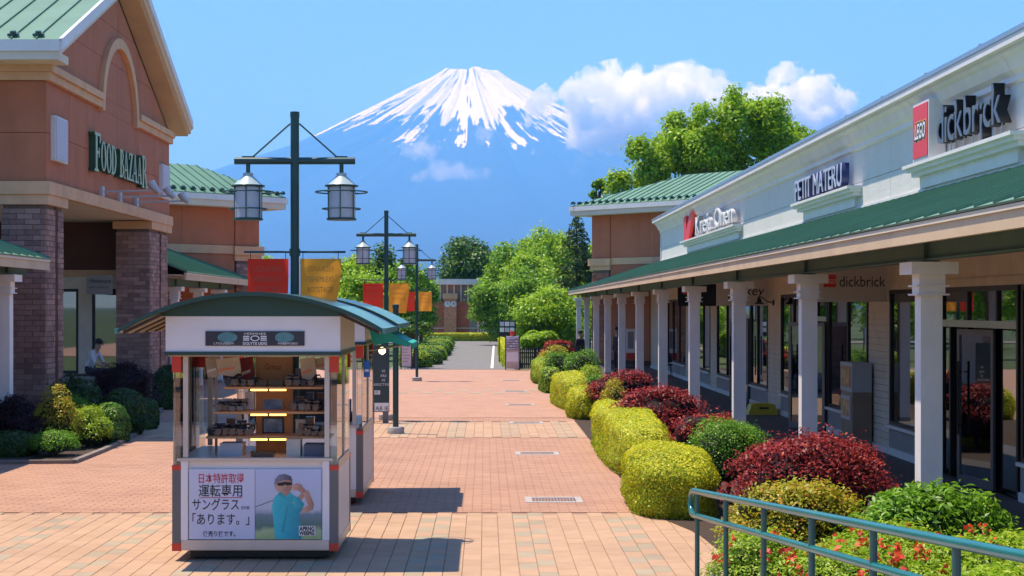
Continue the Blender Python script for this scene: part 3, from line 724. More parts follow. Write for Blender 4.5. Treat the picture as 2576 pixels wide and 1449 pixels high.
# ------------------------------------------------------------------ shop row on the right
M_STUCCO = mat('white_stucco_panel', (0.66, 0.66, 0.63), 0.8, 0.05, 2, bump=0.35, bscale=26, objrand=0.3, dirt=0.12, stretch=(1,1,6))
XW = 6.9
YX = lambda x: FPX*XW/(x-CX)
M_KGREYD = mat('door_grey', (0.16,0.16,0.165), 0.4, 0.08, 4, metal=0.4)
def shop_row():
    t = thing('shop_row', (XW, 36, 0), 0, 'long white shop row with green canopy on square white columns', 'building')
    cols = [16.5+6.17*i for i in range(-1, 11)]
    arcade(t, 4.0, 4.6, XW, 7.0, 76.5, cols, 3.10, 3.29, 4.27, hip_far=2.6)
    # upper wall: backing and panels
    ye = 62.0
    MB().box(XW+0.02, XW+0.25, 7, ye, 3.2, 5.6).build('wall', M_GREYPANEL, t)
    cl = holder('wall_cladding', t)
    y = 7.0; k = 0
    while y < ye-0.1:
        y2 = min(y+5.0, ye)
        for z0, z1 in ((4.2, 4.80), (4.81, 5.6)): boxo('panel', (XW-0.02, XW+0.02, y, y2-0.012, z0, z1), M_STUCCO, cl)
        y = y2
    MB().box(XW-0.05, XW-0.021, 7, ye+0.02, 4.24, 4.36).build('flashing', M_WHITE, t)
    MB().box(XW-0.06, XW+0.3, ye, ye+0.12, 3.2, 5.5).build('end_board', M_WHITE, t)
    # crown moulding, soffit, gutter
    prof = [(XW-0.021,5.40),(XW-0.07,5.42),(XW-0.07,5.50),(XW-0.14,5.56),(XW-0.20,5.70),(XW-0.27,5.75),(XW-0.27,5.86),(XW+0.2,5.86),(XW+0.2,5.40)]
    y = 7.0
    while y < ye:
        y2 = min(y+4.5, ye+0.3)
        MB().slab([(x, y, z) for x, z in prof], (0, y2-y-0.012, 0)).build('cornice', M_WHITE, t); y = y2
    MB().box(XW-0.36, XW-0.271, 7, ye+0.35, 5.80, 5.95).build('gutter', M_WHITE, t)
    MB().box(XW-0.375, XW-0.361, 7, ye+0.36, 5.90, 5.965).build('gutter_lip', M_STEEL, t)
    y = 8.0
    while y < ye:
        boxo('gutter_strap', (XW-0.38, XW-0.255, y, y+0.03, 5.965, 5.985), M_STEEL, t); y += 2.6
    MB().slab([(XW-0.3,7,5.95),(XW-0.3,ye+0.35,5.95),(XW+6,ye+0.35,7.3),(XW+6,7,7.3)], (0,0,0.05)).build('roof', M_GREENROOF, t)
    # ledges for the signs
    for (ya, yb) in ((20.0, 25.2), (29.0, 34.4), (42.4, 54.0)):
        z = 4.62
        l_ = MB().box(XW-0.30, XW-0.021, ya, yb, z+0.06, z+0.11).box(XW-0.24, XW-0.021, ya+0.04, yb-0.04, z, z+0.0595).box(XW-0.17, XW-0.021, ya+0.08, yb-0.08, z-0.07, z-0.0005).build('sign_ledge', M_WHITE, t)
        MB().box(XW-0.09, XW-0.0215, ya+0.35, yb-0.35, 4.361, z-0.071).build('pilaster_panel', M_WHITE, l_)
    # shop front
    zs, zt, zh = 0.52, 2.80, 3.23
    MB().box(XW-0.02, XW+0.2, 7, ye+4, zt+0.12, zh).build('header_wall', M_SIDING, t)
    def window(y0, y1, mull=(), door=False):
        z0 = 0.02 if door else zs
        w = MB().box(XW-0.03, XW+0.06, y0, y0+0.07, z0, zt).box(XW-0.03, XW+0.06, y1-0.07, y1, z0, zt).box(XW-0.03, XW+0.06, y0+0.07, y1-0.07, zt-0.07, zt).build('door_frame' if door else 'window', M_BLACK, t)
        boxo('window_trim', (XW-0.045, XW-0.005, y0-0.06, y1+0.06, zt+0.001, zt+0.119), M_SIDING, w)
        if not door:
            boxo('bottom_rail', (XW-0.03, XW+0.06, y0+0.07, y1-0.07, z0, z0+0.06), M_BLACK, w)
            boxo('sill', (XW-0.09, XW-0.02, y0-0.03, y1+0.03, z0-0.05, z0-0.001), M_WHITE, w)
            boxo('kick_panel', (XW-0.02, XW+0.1, y0-0.05, y1+0.05, 0.13, z0-0.051), M_GREYPANEL, w)
            boxo('plinth', (XW-0.05, XW+0.1, y0-0.05, y1+0.05, 0.012, 0.129), M_WHITE, w)
        ys = [y0+0.07]+[m for m in mull]+[y1-0.07]
        for m in mull: boxo('mullion', (XW-0.028, XW+0.058, m-0.03, m+0.03, z0+0.06, zt-0.07), M_BLACK, w)
        if door:
            boxo('transom', (XW-0.029, XW+0.059, y0+0.07, y1-0.07, 2.22, 2.32), M_STEEL, w)
            for a, b in zip(ys[:-1], ys[1:]): boxo('pane', (XW+0.005, XW+0.017, a+0.03, b-0.03, 2.32, zt-0.07), M_GLASS, w)
            return w
        for a, b in zip(ys[:-1], ys[1:]): boxo('pane', (XW+0.005, XW+0.017, a+(0.03 if a != ys[0] else 0), b-(0.03 if b != ys[-1] else 0), z0+0.06, zt-0.07), M_GLASS, w)
        return w
    def leaf(y0, y1, ang, parent, pull=True):
        """glazed door leaf hinged at y1, opened outwards by ang"""
        h = bpy.data.objects.new('door', None); COL.objects.link(h); h.parent = parent
        M = Matrix.Translation((XW-0.02, y0, 0)) @ Matrix.Rotation(ang, 4, 'Z')
        h.matrix_local = mw(parent).inverted() @ M; WM[h.name] = M
        W_ = y1-y0
        MB().box(-0.045,0,0,0.07,0.03,2.2).box(-0.045,0,W_-0.07,W_,0.03,2.2).box(-0.045,0,0.07,W_-0.07,2.12,2.2).box(-0.045,0,0.07,W_-0.07,0.03,0.15).build('door_leaf', M_KGREYD, h, False)
        MB().box(-0.026,-0.016,0.07,W_-0.07,0.15,2.12).build('pane', M_GLASS, h, False)
        MB().tube([(-0.045,W_-0.16,0.85),(-0.10,W_-0.16,0.85)],0.01,6).tube([(-0.045,W_-0.16,1.6),(-0.10,W_-0.16,1.6)],0.01,6).tube([(-0.105,W_-0.16,0.72),(-0.105,W_-0.16,1.75)],0.018,8).build('pull_handle', M_BLACK, h, False, smooth=True)
        return h
    def siding(y0, y1):
        s = MB().box(XW+0.0, XW+0.1, y0, y1, 0.12, zt+0.119).build('pier', M_SIDING, t)
        z = 0.14
        while z < zt: boxo('clapboard', (XW-0.018, XW-0.001, y0, y1, z, z+0.105), M_SIDING, s); z += 0.115
        boxo('plinth', (XW-0.05, XW+0.1, y0, y1, 0.012, 0.119), M_WHITE, s)
    siding(7.0, 16.0); window(16.06, 20.4, (18.2,))
    d = window(20.52, 24.0, (21.4, 22.7), door=True); leaf(21.42, 22.5, R(9), d); 
    boxo('sidelight', (XW+0.004, XW+0.018, 20.59, 21.37, 0.1, 2.2), M_GLASS, d); boxo('mullion', (XW-0.028, XW+0.058, 21.37, 21.43, 0.02, 2.22), M_BLACK, d); boxo('mullion', (XW-0.028, XW+0.058, 23.5, 23.56, 0.02, 2.22), M_BLACK, d); boxo('sidelight', (XW+0.004, XW+0.018, 23.57, 23.92, 0.1, 2.2), M_GLASS, d)
    window(24.12, 27.05); siding(27.11, 28.55); window(28.62, 31.9, (30.2,))
    d = window(32.0, 34.0, (33.0,), door=True); leaf(32.1, 33.1, R(35), d)
    window(34.1, 37.0, (35.5,)); siding(37.06, 38.7)
    window(38.76, 41.2, (40.2,)); d = window(41.3, 43.4, (42.4,), door=True); leaf(41.4, 42.4, R(20), d); window(43.5, 47.2, (45.3,)); siding(47.26, 48.6)
    window(48.66, 53.5, (50.2, 51.8)); siding(53.56, 54.6); window(54.66, 60.0, (56.4, 58.2)); siding(60.06, 66.0)
    # rooms behind the glass
    MB().box(XW+0.1, XW+5, 7, 62, 0.0, 0.01).build('shop_floor', mat('shop_floor', (0.16,0.13,0.11),0.4,0.1,2), t)
    MB().box(XW+4.9, XW+5, 7, 62, 0.011, 3.2).build('shop_back_wall', mat('shop_wall', (0.30,0.27,0.24),0.8,0.1,1), t)
    MB().box(XW+0.1, XW+5, 7, 62, 3.201, 3.23).build('shop_ceiling', mat('shop_ceiling', (0.5,0.48,0.45),0.8,0.05,1), t)
    for y in (16.0, 28.0, 38.0, 48.0, 61.9): MB().box(XW+0.12, XW+4.89, y, y+0.1, 0.011, 3.2).build('party_wall', mat('shop_wall2', (0.24,0.20,0.17),0.8,0.1,1), t)
shop_row()

# ---- shop signs on the ledges
M_SIGNDARK = mat('sign_charcoal', (0.012, 0.013, 0.016), 0.35, 0.1, 3)
M_SIGNFACE = mat('sign_grey_blue_face', (0.10, 0.13, 0.18), 0.4, 0.05, 3)
M_SIGNBLUE = mat('sign_navy', (0.02, 0.035, 0.14), 0.4, 0.1, 3)
M_SIGNBLUEF = mat('sign_pale_blue_face', (0.42, 0.48, 0.62), 0.4, 0.05, 3)
M_SIGNRED = mat('sign_red', (0.72, 0.035, 0.03), 0.4, 0.05, 3)
M_SIGNWHITE = mat('sign_white', (0.8, 0.8, 0.8), 0.4, 0.03, 3)
M_SIGNYEL = mat('sign_yellow', (0.85, 0.55, 0.03), 0.4, 0.03, 3)
M_SIGNBLK = mat('sign_black', (0.01, 0.01, 0.01), 0.4, 0.03, 3)
def letters_sign(name, label, body, size, y_start, length, z, side, face, x=XW-0.16, depth=0.07, bold=0.0, post=True, drop=()):
    t = thing(name, (x, y_start, z), 0, label, 'sign')
    mes = []
    for ch in body:
        if ch == ' ': mes.append(None); continue
        mes.append((island_text(ch, size, depth, bold), island_text(ch, size, 0.006, bold*0.6)))
    def ext(me): xs = [v.co.x for v in me.vertices]; return min(xs), max(xs)
    tot = sum((size*0.32 if m is None else ext(m[0])[1]-ext(m[0])[0]+size*0.07) for m in mes)
    k = length/tot; cur = 0.0; inv = mw(t).inverted()
    for i, m in enumerate(mes):
        if m is None: cur += size*0.32*k; continue
        a, b = ext(m[0])
        dz = -0.16 if i in drop else 0.0
        M = inv @ Matrix.Translation((x, y_start-cur, z+dz)) @ FACE_LEFT @ Matrix.Diagonal((k,1,1,1)) @ Matrix.Translation((-a,0,0))
        m[0].transform(M); m[0].materials.clear(); m[0].materials.append(side); L = link('letter', m[0], t)
        m[1].transform(inv @ Matrix.Translation((x-depth-0.008, y_start-cur, z+dz)) @ FACE_LEFT @ Matrix.Diagonal((k,1,1,1)) @ Matrix.Translation((-a,0,0)))
        m[1].materials.clear(); m[1].materials.append(face); link('letter_face', m[1], L)
        if post:
            yc = y_start-cur-(b-a)*k/2; MB().tube([(x,yc,4.735),(x,yc,z+0.12)],0.01,6).build('stud', M_STEEL, t)
        cur += (b-a+size*0.07)*k
    return t
s_ = letters_sign('shop_sign', 'charcoal raised letters reading dickbrick on the nearest ledge', 'dickbrick', 0.80, 23.45, 2.95, 4.90, M_SIGNDARK, M_SIGNFACE, drop=(6,))
letters_sign('shop_sign', 'navy raised capitals reading PETIT MATERU on the middle ledge', 'PETIT MATERU', 0.62, 34.2, 4.5, 4.79, M_SIGNBLUE, M_SIGNBLUEF, post=False)
letters_sign('shop_sign', 'pale raised letters on the farthest ledge of the shop row', 'Kreja Onen', 0.80, 50.4, 7.6, 4.82, mat('sign_silver',(0.55,0.55,0.6),0.35,0.1,3), M_SIGNWHITE)
t = thing('shop_sign', (XW-0.16, 52.3, 4.73), 0, 'slanted red emblem at the left end of the farthest ledge', 'sign')
MB().slab([(XW-0.12,53.6,5.55),(XW-0.12,53.0,5.55),(XW-0.12,52.9,5.05),(XW-0.12,51.9,5.62),(XW-0.12,51.2,5.62),(XW-0.12,52.3,4.745),(XW-0.12,53.5,4.745)], (-0.1,0,0)).build('emblem', M_SIGNRED, t)
# square red logo box
t = thing('logo_box', (XW-0.2, 24.1, 4.735), 0, 'square red logo box with white bubble lettering, beside the charcoal letters', 'sign')
MB().box(XW-0.30, XW-0.06, 23.66, 24.54, 4.735, 5.62).build('case', M_WHITE, t)
MB().box(XW-0.312, XW-0.301, 23.70, 24.50, 4.78, 5.575).build('face', M_SIGNRED, t)
shear = Matrix(((1,0.18,0,0),(0,1,0,0),(0,0,1,0),(0,0,0,1)))
for i, (bold, m) in enumerate(((0.045, M_SIGNYEL), (0.033, M_SIGNBLK), (0.008, M_SIGNWHITE))):
    me = island_text('LEGO', 0.32, 0.0, bold, align='CENTER'); xsv = [v.co.x for v in me.vertices]; w = (0.66, 0.63, 0.57)[i]
    me.transform(Matrix.Diagonal((w/(max(xsv)-min(xsv)),1,1,1)))
    me.transform(mw(t).inverted() @ Matrix.Translation((XW-0.314-0.003*i, 24.1, 5.07)) @ FACE_LEFT @ shear)
    me.materials.clear(); me.materials.append(m); link('lettering', me, t)

# ---- boards hanging under the canopy, across the colonnade
M_BOARDGREY = mat('board_grey', (0.62, 0.58, 0.55), 0.6, 0.04, 2)
def hang_board(x0, x1, y, z0, z1, m, label):
    t = thing('hanging_sign', ((x0+x1)/2, y, z0), 0, label, 'sign')
    MB().box(x0, x1, y-0.03, y+0.03, z0, z1).build('board', m, t)
    for x in (x0+0.12, x1-0.12): MB().tube([(x,y,z1),(x,y,3.24)],0.012,6).build('hanger', M_BLACK, t)
    return t
b = hang_board(5.62, 6.84, 27.1, 2.60, 3.20, M_BOARDGREY, 'grey hanging board with red logo and black word dickbrick')
text('lettering', 'dickbrick', 0.26, Matrix.Translation((6.02,27.066,2.86)) @ FACE_CAM, M_SIGNBLK, b, width=0.78)
MB().box(5.76,5.97,27.062,27.069,2.85,3.06).build('logo', M_SIGNRED, b)
text('logo_lettering', 'LEGO', 0.11, Matrix.Translation((5.78,27.058,2.91)) @ FACE_CAM @ shear, M_SIGNWHITE, b, width=0.17)
b = hang_board(5.60, 6.84, 38.5, 2.55, 3.20, M_BOARDGREY, 'grey hanging board with black script lettering')
text('lettering', 'Jyckey', 0.34, Matrix.Translation((5.9,38.466,2.80)) @ FACE_CAM @ shear, M_SIGNBLK, b, width=0.85)
b = hang_board(5.7, 6.84, 47.1, 2.55, 3.20, M_BLACK, 'black hanging board with a small red mark')
MB().box(5.85,6.1,47.062,47.069,2.9,3.05).build('mark', M_SIGNRED, b)
# ================================================================== BACK BUILDINGS
def left_arcade():
    t = thing('left_arcade', (-11.5, 22, 0), 0, 'white arcade with green canopy reaching in from the left edge', 'building')
    arcade(t, -8.38, -8.75, -11.5, 6.0, 30.6, [29.0, 22.8, 16.6, 10.4], 3.22, 3.42, 4.5, ztop=3.10)
    MB().box(-11.8, -11.5, 6, 31.4, 0, 5.6).build('wall', M_STUCCO, t)
left_arcade()

def corner_pavilion(name, label, corner, rz, side, length, depth, zE, pitch, inset, zcan=3.4, brick=M_BRICKS):
    """pavilion turned to the walk: local x along the seen face, face at y=0 looking to -y; the picture's free corner is at x=0.
       side=-1: the face runs to -x (free corner on the right), +1: to +x"""
    t = thing(name, corner, rz, label, 'building')
    s = side; ov = 0.7
    X = lambda a, b: (min(s*a, s*b), max(s*a, s*b))
    MB().box(*X(0.05, length), 0.05, depth, 0, zE-0.1).build('wall', M_DKBROWN, t, False)
    cl = holder('wall_cladding', t)
    a = 1.05; k = 0
    while a < length-0.1:
        b = min(a+2.2, length)
        for z0, z1 in ((0.2, 2.9), (2.91, 4.4), (4.70, zE-0.42)): MB().box(*X(a+0.006, b-0.006), 0.0, 0.05, z0, z1).build('panel', M_BROWN, cl, False)
        a = b
    for z0, z1 in ((4.70, zE-0.42),):
        MB().box(*X(0.0, 1.04), -0.04, 0.05, z0, z1).build('panel', M_BROWN, cl, False)
        MB().box(min(s*0.05, s*0.0), max(s*0.05, s*0.0), 0.051, depth, z0, z1).build('panel', M_BROWN, cl, False)
    MB().box(*X(1.05, length), -0.05, 0.05, 4.40, 4.69).build('band', M_BAND, t, False)
    MB().box(*X(-0.14, 1.14), -0.16, 1.1, 4.36, 4.68).build('capital', M_BAND, t, False)
    MB().box(*X(-0.07, 1.09), -0.09, 1.05, 4.16, 4.359).build('capital_lower', M_BAND, t, False)
    MB().box(*X(0.03, 0.97), -0.01, 0.95, 0, 4.158).build('corner_pier', M_MORTAR, t, False)
    mb = MB(); bl = []
    brick_face(bl, (min(0, s*1.0), -0.04, 0.02), (1,0,0), 1.0, 0.02, 4.15, (0,-1,0), depth=0.05)
    brick_face(bl, (0, 0.02, 0.02), (0,1,0), 0.95, 0.02, 4.15, (-s,0,0), depth=0.05)
    for b in bl: brick_mb(mb, b)
    o = mb.build('brick', brick, t, False); o['kind'] = 'stuff'
    # second pier further along
    mb = MB(); bl = []
    MB().box(*X(4.03, 4.97), -0.41, 0.0, 0, 3.6).build('pier', M_MORTAR, t, False)
    brick_face(bl, (min(s*4.0, s*5.0), -0.44, 0.5), (1,0,0), 1.0, 0.5, 3.55, (0,-1,0), depth=0.05); brick_face(bl, (s*4.0, -0.4, 0.5), (0,1,0), 0.4, 0.5, 3.55, (-s,0,0), depth=0.05)
    for b in bl: brick_mb(mb, b)
    o = mb.build('brick', brick, t, False); o['kind'] = 'stuff'
    MB().box(*X(3.97, 5.03), -0.46, 0.0, 0, 0.5).build('pier_base', M_CONC, t, False)
    # eave, gutter, hipped roof
    MB().box(*X(-ov, length), -ov, depth, zE-0.41, zE-0.2).build('eave_soffit', M_SOFFIT, t, False)
    MB().box(*X(-ov-0.05, length), -ov-0.05, depth, zE-0.199, zE).build('gutter', M_WHITE, t, False)
    roof = holder('roof', t)
    Mw = mw(t)
    def wv(x, y, z): return Mw @ Vector((x, y, z))
    def wd(x, y, z): return (Mw.to_3x3() @ Vector((x, y, z)))
    sl = math.hypot(1, pitch)
    H = [(0,0),(length+ov,0),(length+ov,inset*sl),(inset,inset*sl)]
    if s < 0: H = [(-p, q) for p, q in H][::-1]
    seam_roof(roof, wv(-s*ov, -ov, zE+0.005), wd(1,0,0), wd(0,1,pitch), H, 0.40, M_GREENROOF, guards=True)
    D = depth+ov
    H = [(0,0),(D,0),(D,inset*sl),(inset,inset*sl)]
    seam_roof(roof, wv(-s*ov, -ov, zE+0.006), wd(0,1,0), wd(s,0,pitch), H, 0.40, M_GREENROOF, guards=True)
    MB().box(*X(inset-ov, length), inset-ov, depth, zE+inset*pitch-0.05, zE+inset*pitch+0.02).build('roof_top', M_GREENROOF, t, False)
    return t
pc = at(650, 774, 57.0)
pavL = corner_pavilion('corner_pavilion', 'brown pavilion with green hipped roof behind the gabled hall', (pc.x, pc.y, 0), R(45), -1, 12.0, 6.0, 6.42, 0.50, 2.3)
pc = at(1490, 774, 71.0)
pavR = corner_pavilion('corner_pavilion', 'brown pavilion with green hipped roof at the far end of the white shop row', (pc.x, pc.y, 0), R(-45), 1, 11.0, 8.0, 7.0, 0.38, 3.7, brick=M_REDBRICK)
# white wing between hall and pavilion with its own arcade
def left_wing():
    t = thing('left_wing', (-11.3, 50, 0), 0, 'white wing with green arcade canopy between the gabled hall and the left pavilion', 'building')
    arcade(t, -8.35, -8.9, -11.2, 44.4, 56.4, [45.6, 49.4, 53.2], 3.28, 3.48, 4.6, ztop=3.10)
    MB().box(-16, -11.2, 44.4, 50.0, 0, 6.1).build('wall', M_STUCCO, t)
    MB().slab([(-11.2,44.4,6.1),(-10.95,44.4,6.3),(-10.8,44.4,6.62),(-16,44.4,6.62),(-16,44.4,6.1)], (0,5.6,0)).build('cornice', M_WHITE, t)
    MB().box(-12.4, -11.21, 50.0, 56.4, 0, 4.6).build('shop_wall', M_SIDING, t)
    for y in (50.4, 52.6): 
        w = boxo('window', (-11.2, -11.17, y, y+1.9, 0.6, 2.8), M_BLACK, t); boxo('pane', (-11.169, -11.16, y+0.06, y+1.84, 0.66, 2.74), M_GLASS, w)
    b = MB().box(-10.9, -9.6, 46.5, 46.56, 2.62, 3.2).build('hanging_board', M_BOARDGREY, t)
    text('lettering', 'Auger', 0.3, Matrix.Translation((-10.6,46.49,2.85)) @ FACE_CAM, M_SIGNBLK, b, width=0.8)
left_wing()
b = hang_board(-10.3, -9.63, 41.1, 2.84, 3.34, mat('board_dim', (0.26,0.24,0.23), 0.6, 0.05, 3), 'grey hanging board with dark serif words in the hall portico')
text('lettering', 'Hiewoursi', 0.16, Matrix.Translation((-10.22,41.06,3.14)) @ FACE_CAM, M_SIGNBLK, b, width=0.55)
text('lettering', 'MART STREET M.C.', 0.07, Matrix.Translation((-10.22,41.06,3.00)) @ FACE_CAM, M_SIGNBLK, b, width=0.52)

def clock_building():
    Y = 122.0; k = Y/FPX
    t = thing('clock_building', (-1.2, Y, 0), 0, 'distant low brick building with flat white roof and a clock pillar', 'building')
    q = lambda x: (x-CX)*k
    zz = lambda y: EYE-(y-CY)*k
    xl, xr = q(1080), q(1238)
    MB().box(xl, xr, Y, Y+8, 0, zz(760)).build('wall', mat('far_brick',(0.52,0.16,0.085),0.85,0.2,6), t)
    MB().box(xl-0.3, xr+0.05, Y-0.15, Y+8, zz(716), zz(702)).build('roof', M_WHITE, t)
    MB().box(xl, xr-0.2, Y+0.12, Y+7.9, zz(759.9), zz(716.1)).build('clerestory', mat('clerestory_dark',(0.24,0.16,0.13),0.6,0.1,2), t)
    for i in range(9):
        x = xl+0.25+i*0.53; MB().box(x, x+0.09, Y+0.02, Y+0.119, zz(759.8), zz(716.2)).build('mullion', M_SOFFIT, t)
    MB().box(xl, xr, Y-0.05, Y-0.001, zz(827), zz(824)).build('string_course', M_SOFFIT, t)
    p = MB().box(q(1117), q(1148), Y-0.8, Y-0.06, 0, zz(752)).build('clock_pillar', mat('pillar_brick',(0.6,0.27,0.16),0.85,0.2,6), t)
    MB().box(q(1114), q(1151), Y-0.9, Y-0.05, zz(752), zz(738)).build('pillar_cap', M_BAND, p)
    for x in (1126, 1141):
        c = MB().tube([(q(x),Y-0.801,zz(765)),(q(x),Y-0.86,zz(765))],0.23,20).build('clock', M_WHITE, p)
        MB().box(q(x)-0.015,q(x)+0.015,Y-0.87,Y-0.862,zz(765),zz(765)+0.17).box(q(x)-0.01,q(x)+0.12,Y-0.88,Y-0.872,zz(765)-0.015,zz(765)+0.015).build('clock_hand', M_BLACK, c)
    w = boxo('doorway', (q(1180), q(1196), Y-0.02, Y, 0, 2.0), M_GREYPANEL, t)
clock_building()

# ================================================================== LAMP POSTS
M_BANRED = leaf_mat('banner_red', (0.85, 0.06, 0.03), (0.85, 0.06, 0.03), None, 0.55, 0.8, 0.1)
M_BANORG = leaf_mat('banner_orange', (0.95, 0.42, 0.05), (0.95, 0.42, 0.05), None, 0.55, 0.8, 0.1)
M_BANREDT = mat('banner_red_print', (0.62, 0.12, 0.06), 0.8, 0.05, 3)
M_BANORGT = mat('banner_orange_print', (0.50, 0.22, 0.05), 0.8, 0.05, 3)
M_FROST = mat('frosted_glass', (0.52, 0.55, 0.60), 0.45, 0.06, 4, spec=0.5)
M_LAMPROOF = mat('lamp_roof', (0.36, 0.46, 0.46), 0.35, 0.06, 4)
M_POST = mat('post_green', (0.014, 0.060, 0.058), 0.35, 0.15, 3, spec=0.5)
def lamp_post(i, x, Y, label):
    t = thing('lamp_post', (x, Y, 0), 0, label, 'lamp post', 'lamp posts along the walkway')
    MB().lathe([(0.048,0),(0.048,4.60),(0.052,4.60),(0.052,4.66),(0.02,4.665)], n=16).build('pole', M_POST, t, False, smooth=True)
    MB().lathe([(0.17,0),(0.17,0.12),(0.09,0.13)], n=16).build('base', M_CONC, t, False, smooth=True)
    MB().tube([(-0.665,0,4.12),(0.665,0,4.12)],0.04,14).build('cross_arm', M_POST, t, False, smooth=True)
    for s in (-1, 1):
        MB().tube([(s*0.05,0,4.53),(s*0.46,0,4.166)],0.010,6).box(min(s*0.44,s*0.58),max(s*0.44,s*0.58),-0.012,0.012,4.157,4.172).build('stay_rod', M_POST, t, False)
        c = (s*0.515, 0, 0)
        L = MB().lathe([(0.148,3.49),(0.148,3.83)], c, 24).build('lantern', M_FROST, t, False, smooth=True)
        MB().tube([(c[0],0,4.085),(c[0],0,3.97)],0.024,10).build('hanger', M_POST, L, False, smooth=True)
        MB().lathe([(0.055,3.985),(0.055,3.955),(0.165,3.85)], c, 24).build('hood', M_LAMPROOF, L, False, smooth=True)
        MB().lathe([(0.185,3.835),(0.185,3.85),(0.05,3.852)], c, 24).build('hood_rim', M_POST, L, False, smooth=True)
        MB().ring((c[0],0,3.775),0.285,0.009).build('guard_ring', M_POST, L, False, smooth=True)
        MB().ring((c[0],0,3.59),0.21,0.008).build('guard_ring', M_POST, L, False, smooth=True)
        MB().lathe([(0.165,3.465),(0.165,3.485),(0.05,3.487)], c, 24).build('bottom_rim', M_POST, L, False, smooth=True)
        bars = MB()
        for k in range(6):
            a = math.pi/2+k*math.pi/3
            MB().tube([(c[0]+0.160*math.cos(a),0.160*math.sin(a),3.486),(c[0]+0.160*math.cos(a),0.160*math.sin(a),3.836)],0.0065,5).build('guard_bar', M_POST, L, False)
        for k in range(4):
            a = math.pi/4+k*math.pi/2
            bars.tube([(c[0]+0.16*math.cos(a),0.16*math.sin(a),3.775),(c[0]+0.285*math.cos(a),0.285*math.sin(a),3.775)],0.006,5)
        bars.build('ring_spoke', M_POST, L, False)
    MB().tube([(-0.56,0,3.115),(0.56,0,3.115)],0.012,8).build('banner_rod', M_POST, t, False, smooth=True)
    MB().lathe([(0.06,3.07),(0.06,3.15)], n=14).build('rod_clamp', M_POST, t, False, smooth=True)
    for s, m, mt, lines in ((-1, M_BANRED, M_BANREDT, ('LEDNAMERA','MTERHEXHOS','SUTSTARE')), (1, M_BANORG, M_BANORGT, ('LEDNAALEEX','TEIHEMLEXS','ROTSTAIZE'))):
        x0, x1 = (-0.52, -0.07) if s < 0 else (0.06, 0.51)
        mb = MB(); nx, nz = 10, 12; vs_ = []; fs = []
        curl = 0.10 if (s > 0 and i < 2) else 0.015
        for a in range(nx+1):
            for b in range(nz+1):
                u = a/nx; w = b/nz
                dy = 0.012*math.sin(u*7+w*4+i)+curl*max(0, u+w-1.25)*(-1.4)
                dx = -curl*0.9*max(0, u+w-1.25)
                vs_.append((x0+(x1-x0)*u+dx, dy, 3.04-0.66*w))
        for a in range(nx):
            for b in range(nz):
                fs.append((a*(nz+1)+b, (a+1)*(nz+1)+b, (a+1)*(nz+1)+b+1, a*(nz+1)+b+1))
        ban = mb.add(vs_, fs).build('banner', m, t, False, smooth=True)
        pass
        for xx in (x0+0.03, x1-0.03): MB().tube([(xx,0,3.11),(xx,0,3.035)],0.004,5).build('banner_cord', M_BLACK, t, False)
        for j, ln in enumerate(lines):
            text('banner_lettering', ln, 0.085, Matrix.Translation((x+(x0+x1)/2, Y-0.035, 2.90-0.115*j)) @ FACE_CAM, mt, ban, align='CENTER', width=0.30 if j < 2 else 0.28)
    return t
lamp_post(0, -2.10, 17.55, 'tall green lamp post with two lanterns rising behind the front kiosk')
lamp_post(1, -2.20, 35.4, 'green two-lantern lamp post standing behind both kiosks, second from the camera')
lamp_post(2, -2.33, 54.3, 'farthest green lamp post, its foot standing free on the paving')

# ================================================================== KIOSKS
M_KWHITE = mat('kiosk_white', (0.80, 0.77, 0.76), 0.45, 0.04, 2, dirt=0.08)
M_KGREY = mat('kiosk_grey', (0.15, 0.15, 0.15), 0.45, 0.06, 3)
M_KALU = mat('kiosk_aluminium', (0.55, 0.50, 0.45), 0.35, 0.05, 6, metal=0.3)
M_KRED = mat('kiosk_red', (0.62, 0.055, 0.03), 0.45, 0.05, 3)
M_KROOF = mat('kiosk_roof_green', (0.012, 0.062, 0.050), 0.32, 0.1, 1.5, spec=0.5)
M_KEDGE_SHEEN = mat('kiosk_roof_edge_sheen', (0.09, 0.25, 0.22), 0.35, 0.06, 2)  # paler teal for the roof edges and the painted sheen
M_WOOD = mat('shelf_wood', (0.50, 0.26, 0.11), 0.55, 0.15, 3, stretch=(1,8,8))
M_DARKW = mat('dark_batten', (0.05, 0.035, 0.025), 0.7, 0.15, 3)
M_PALEW = mat('pale_batten', (0.50, 0.40, 0.29), 0.7, 0.1, 3)
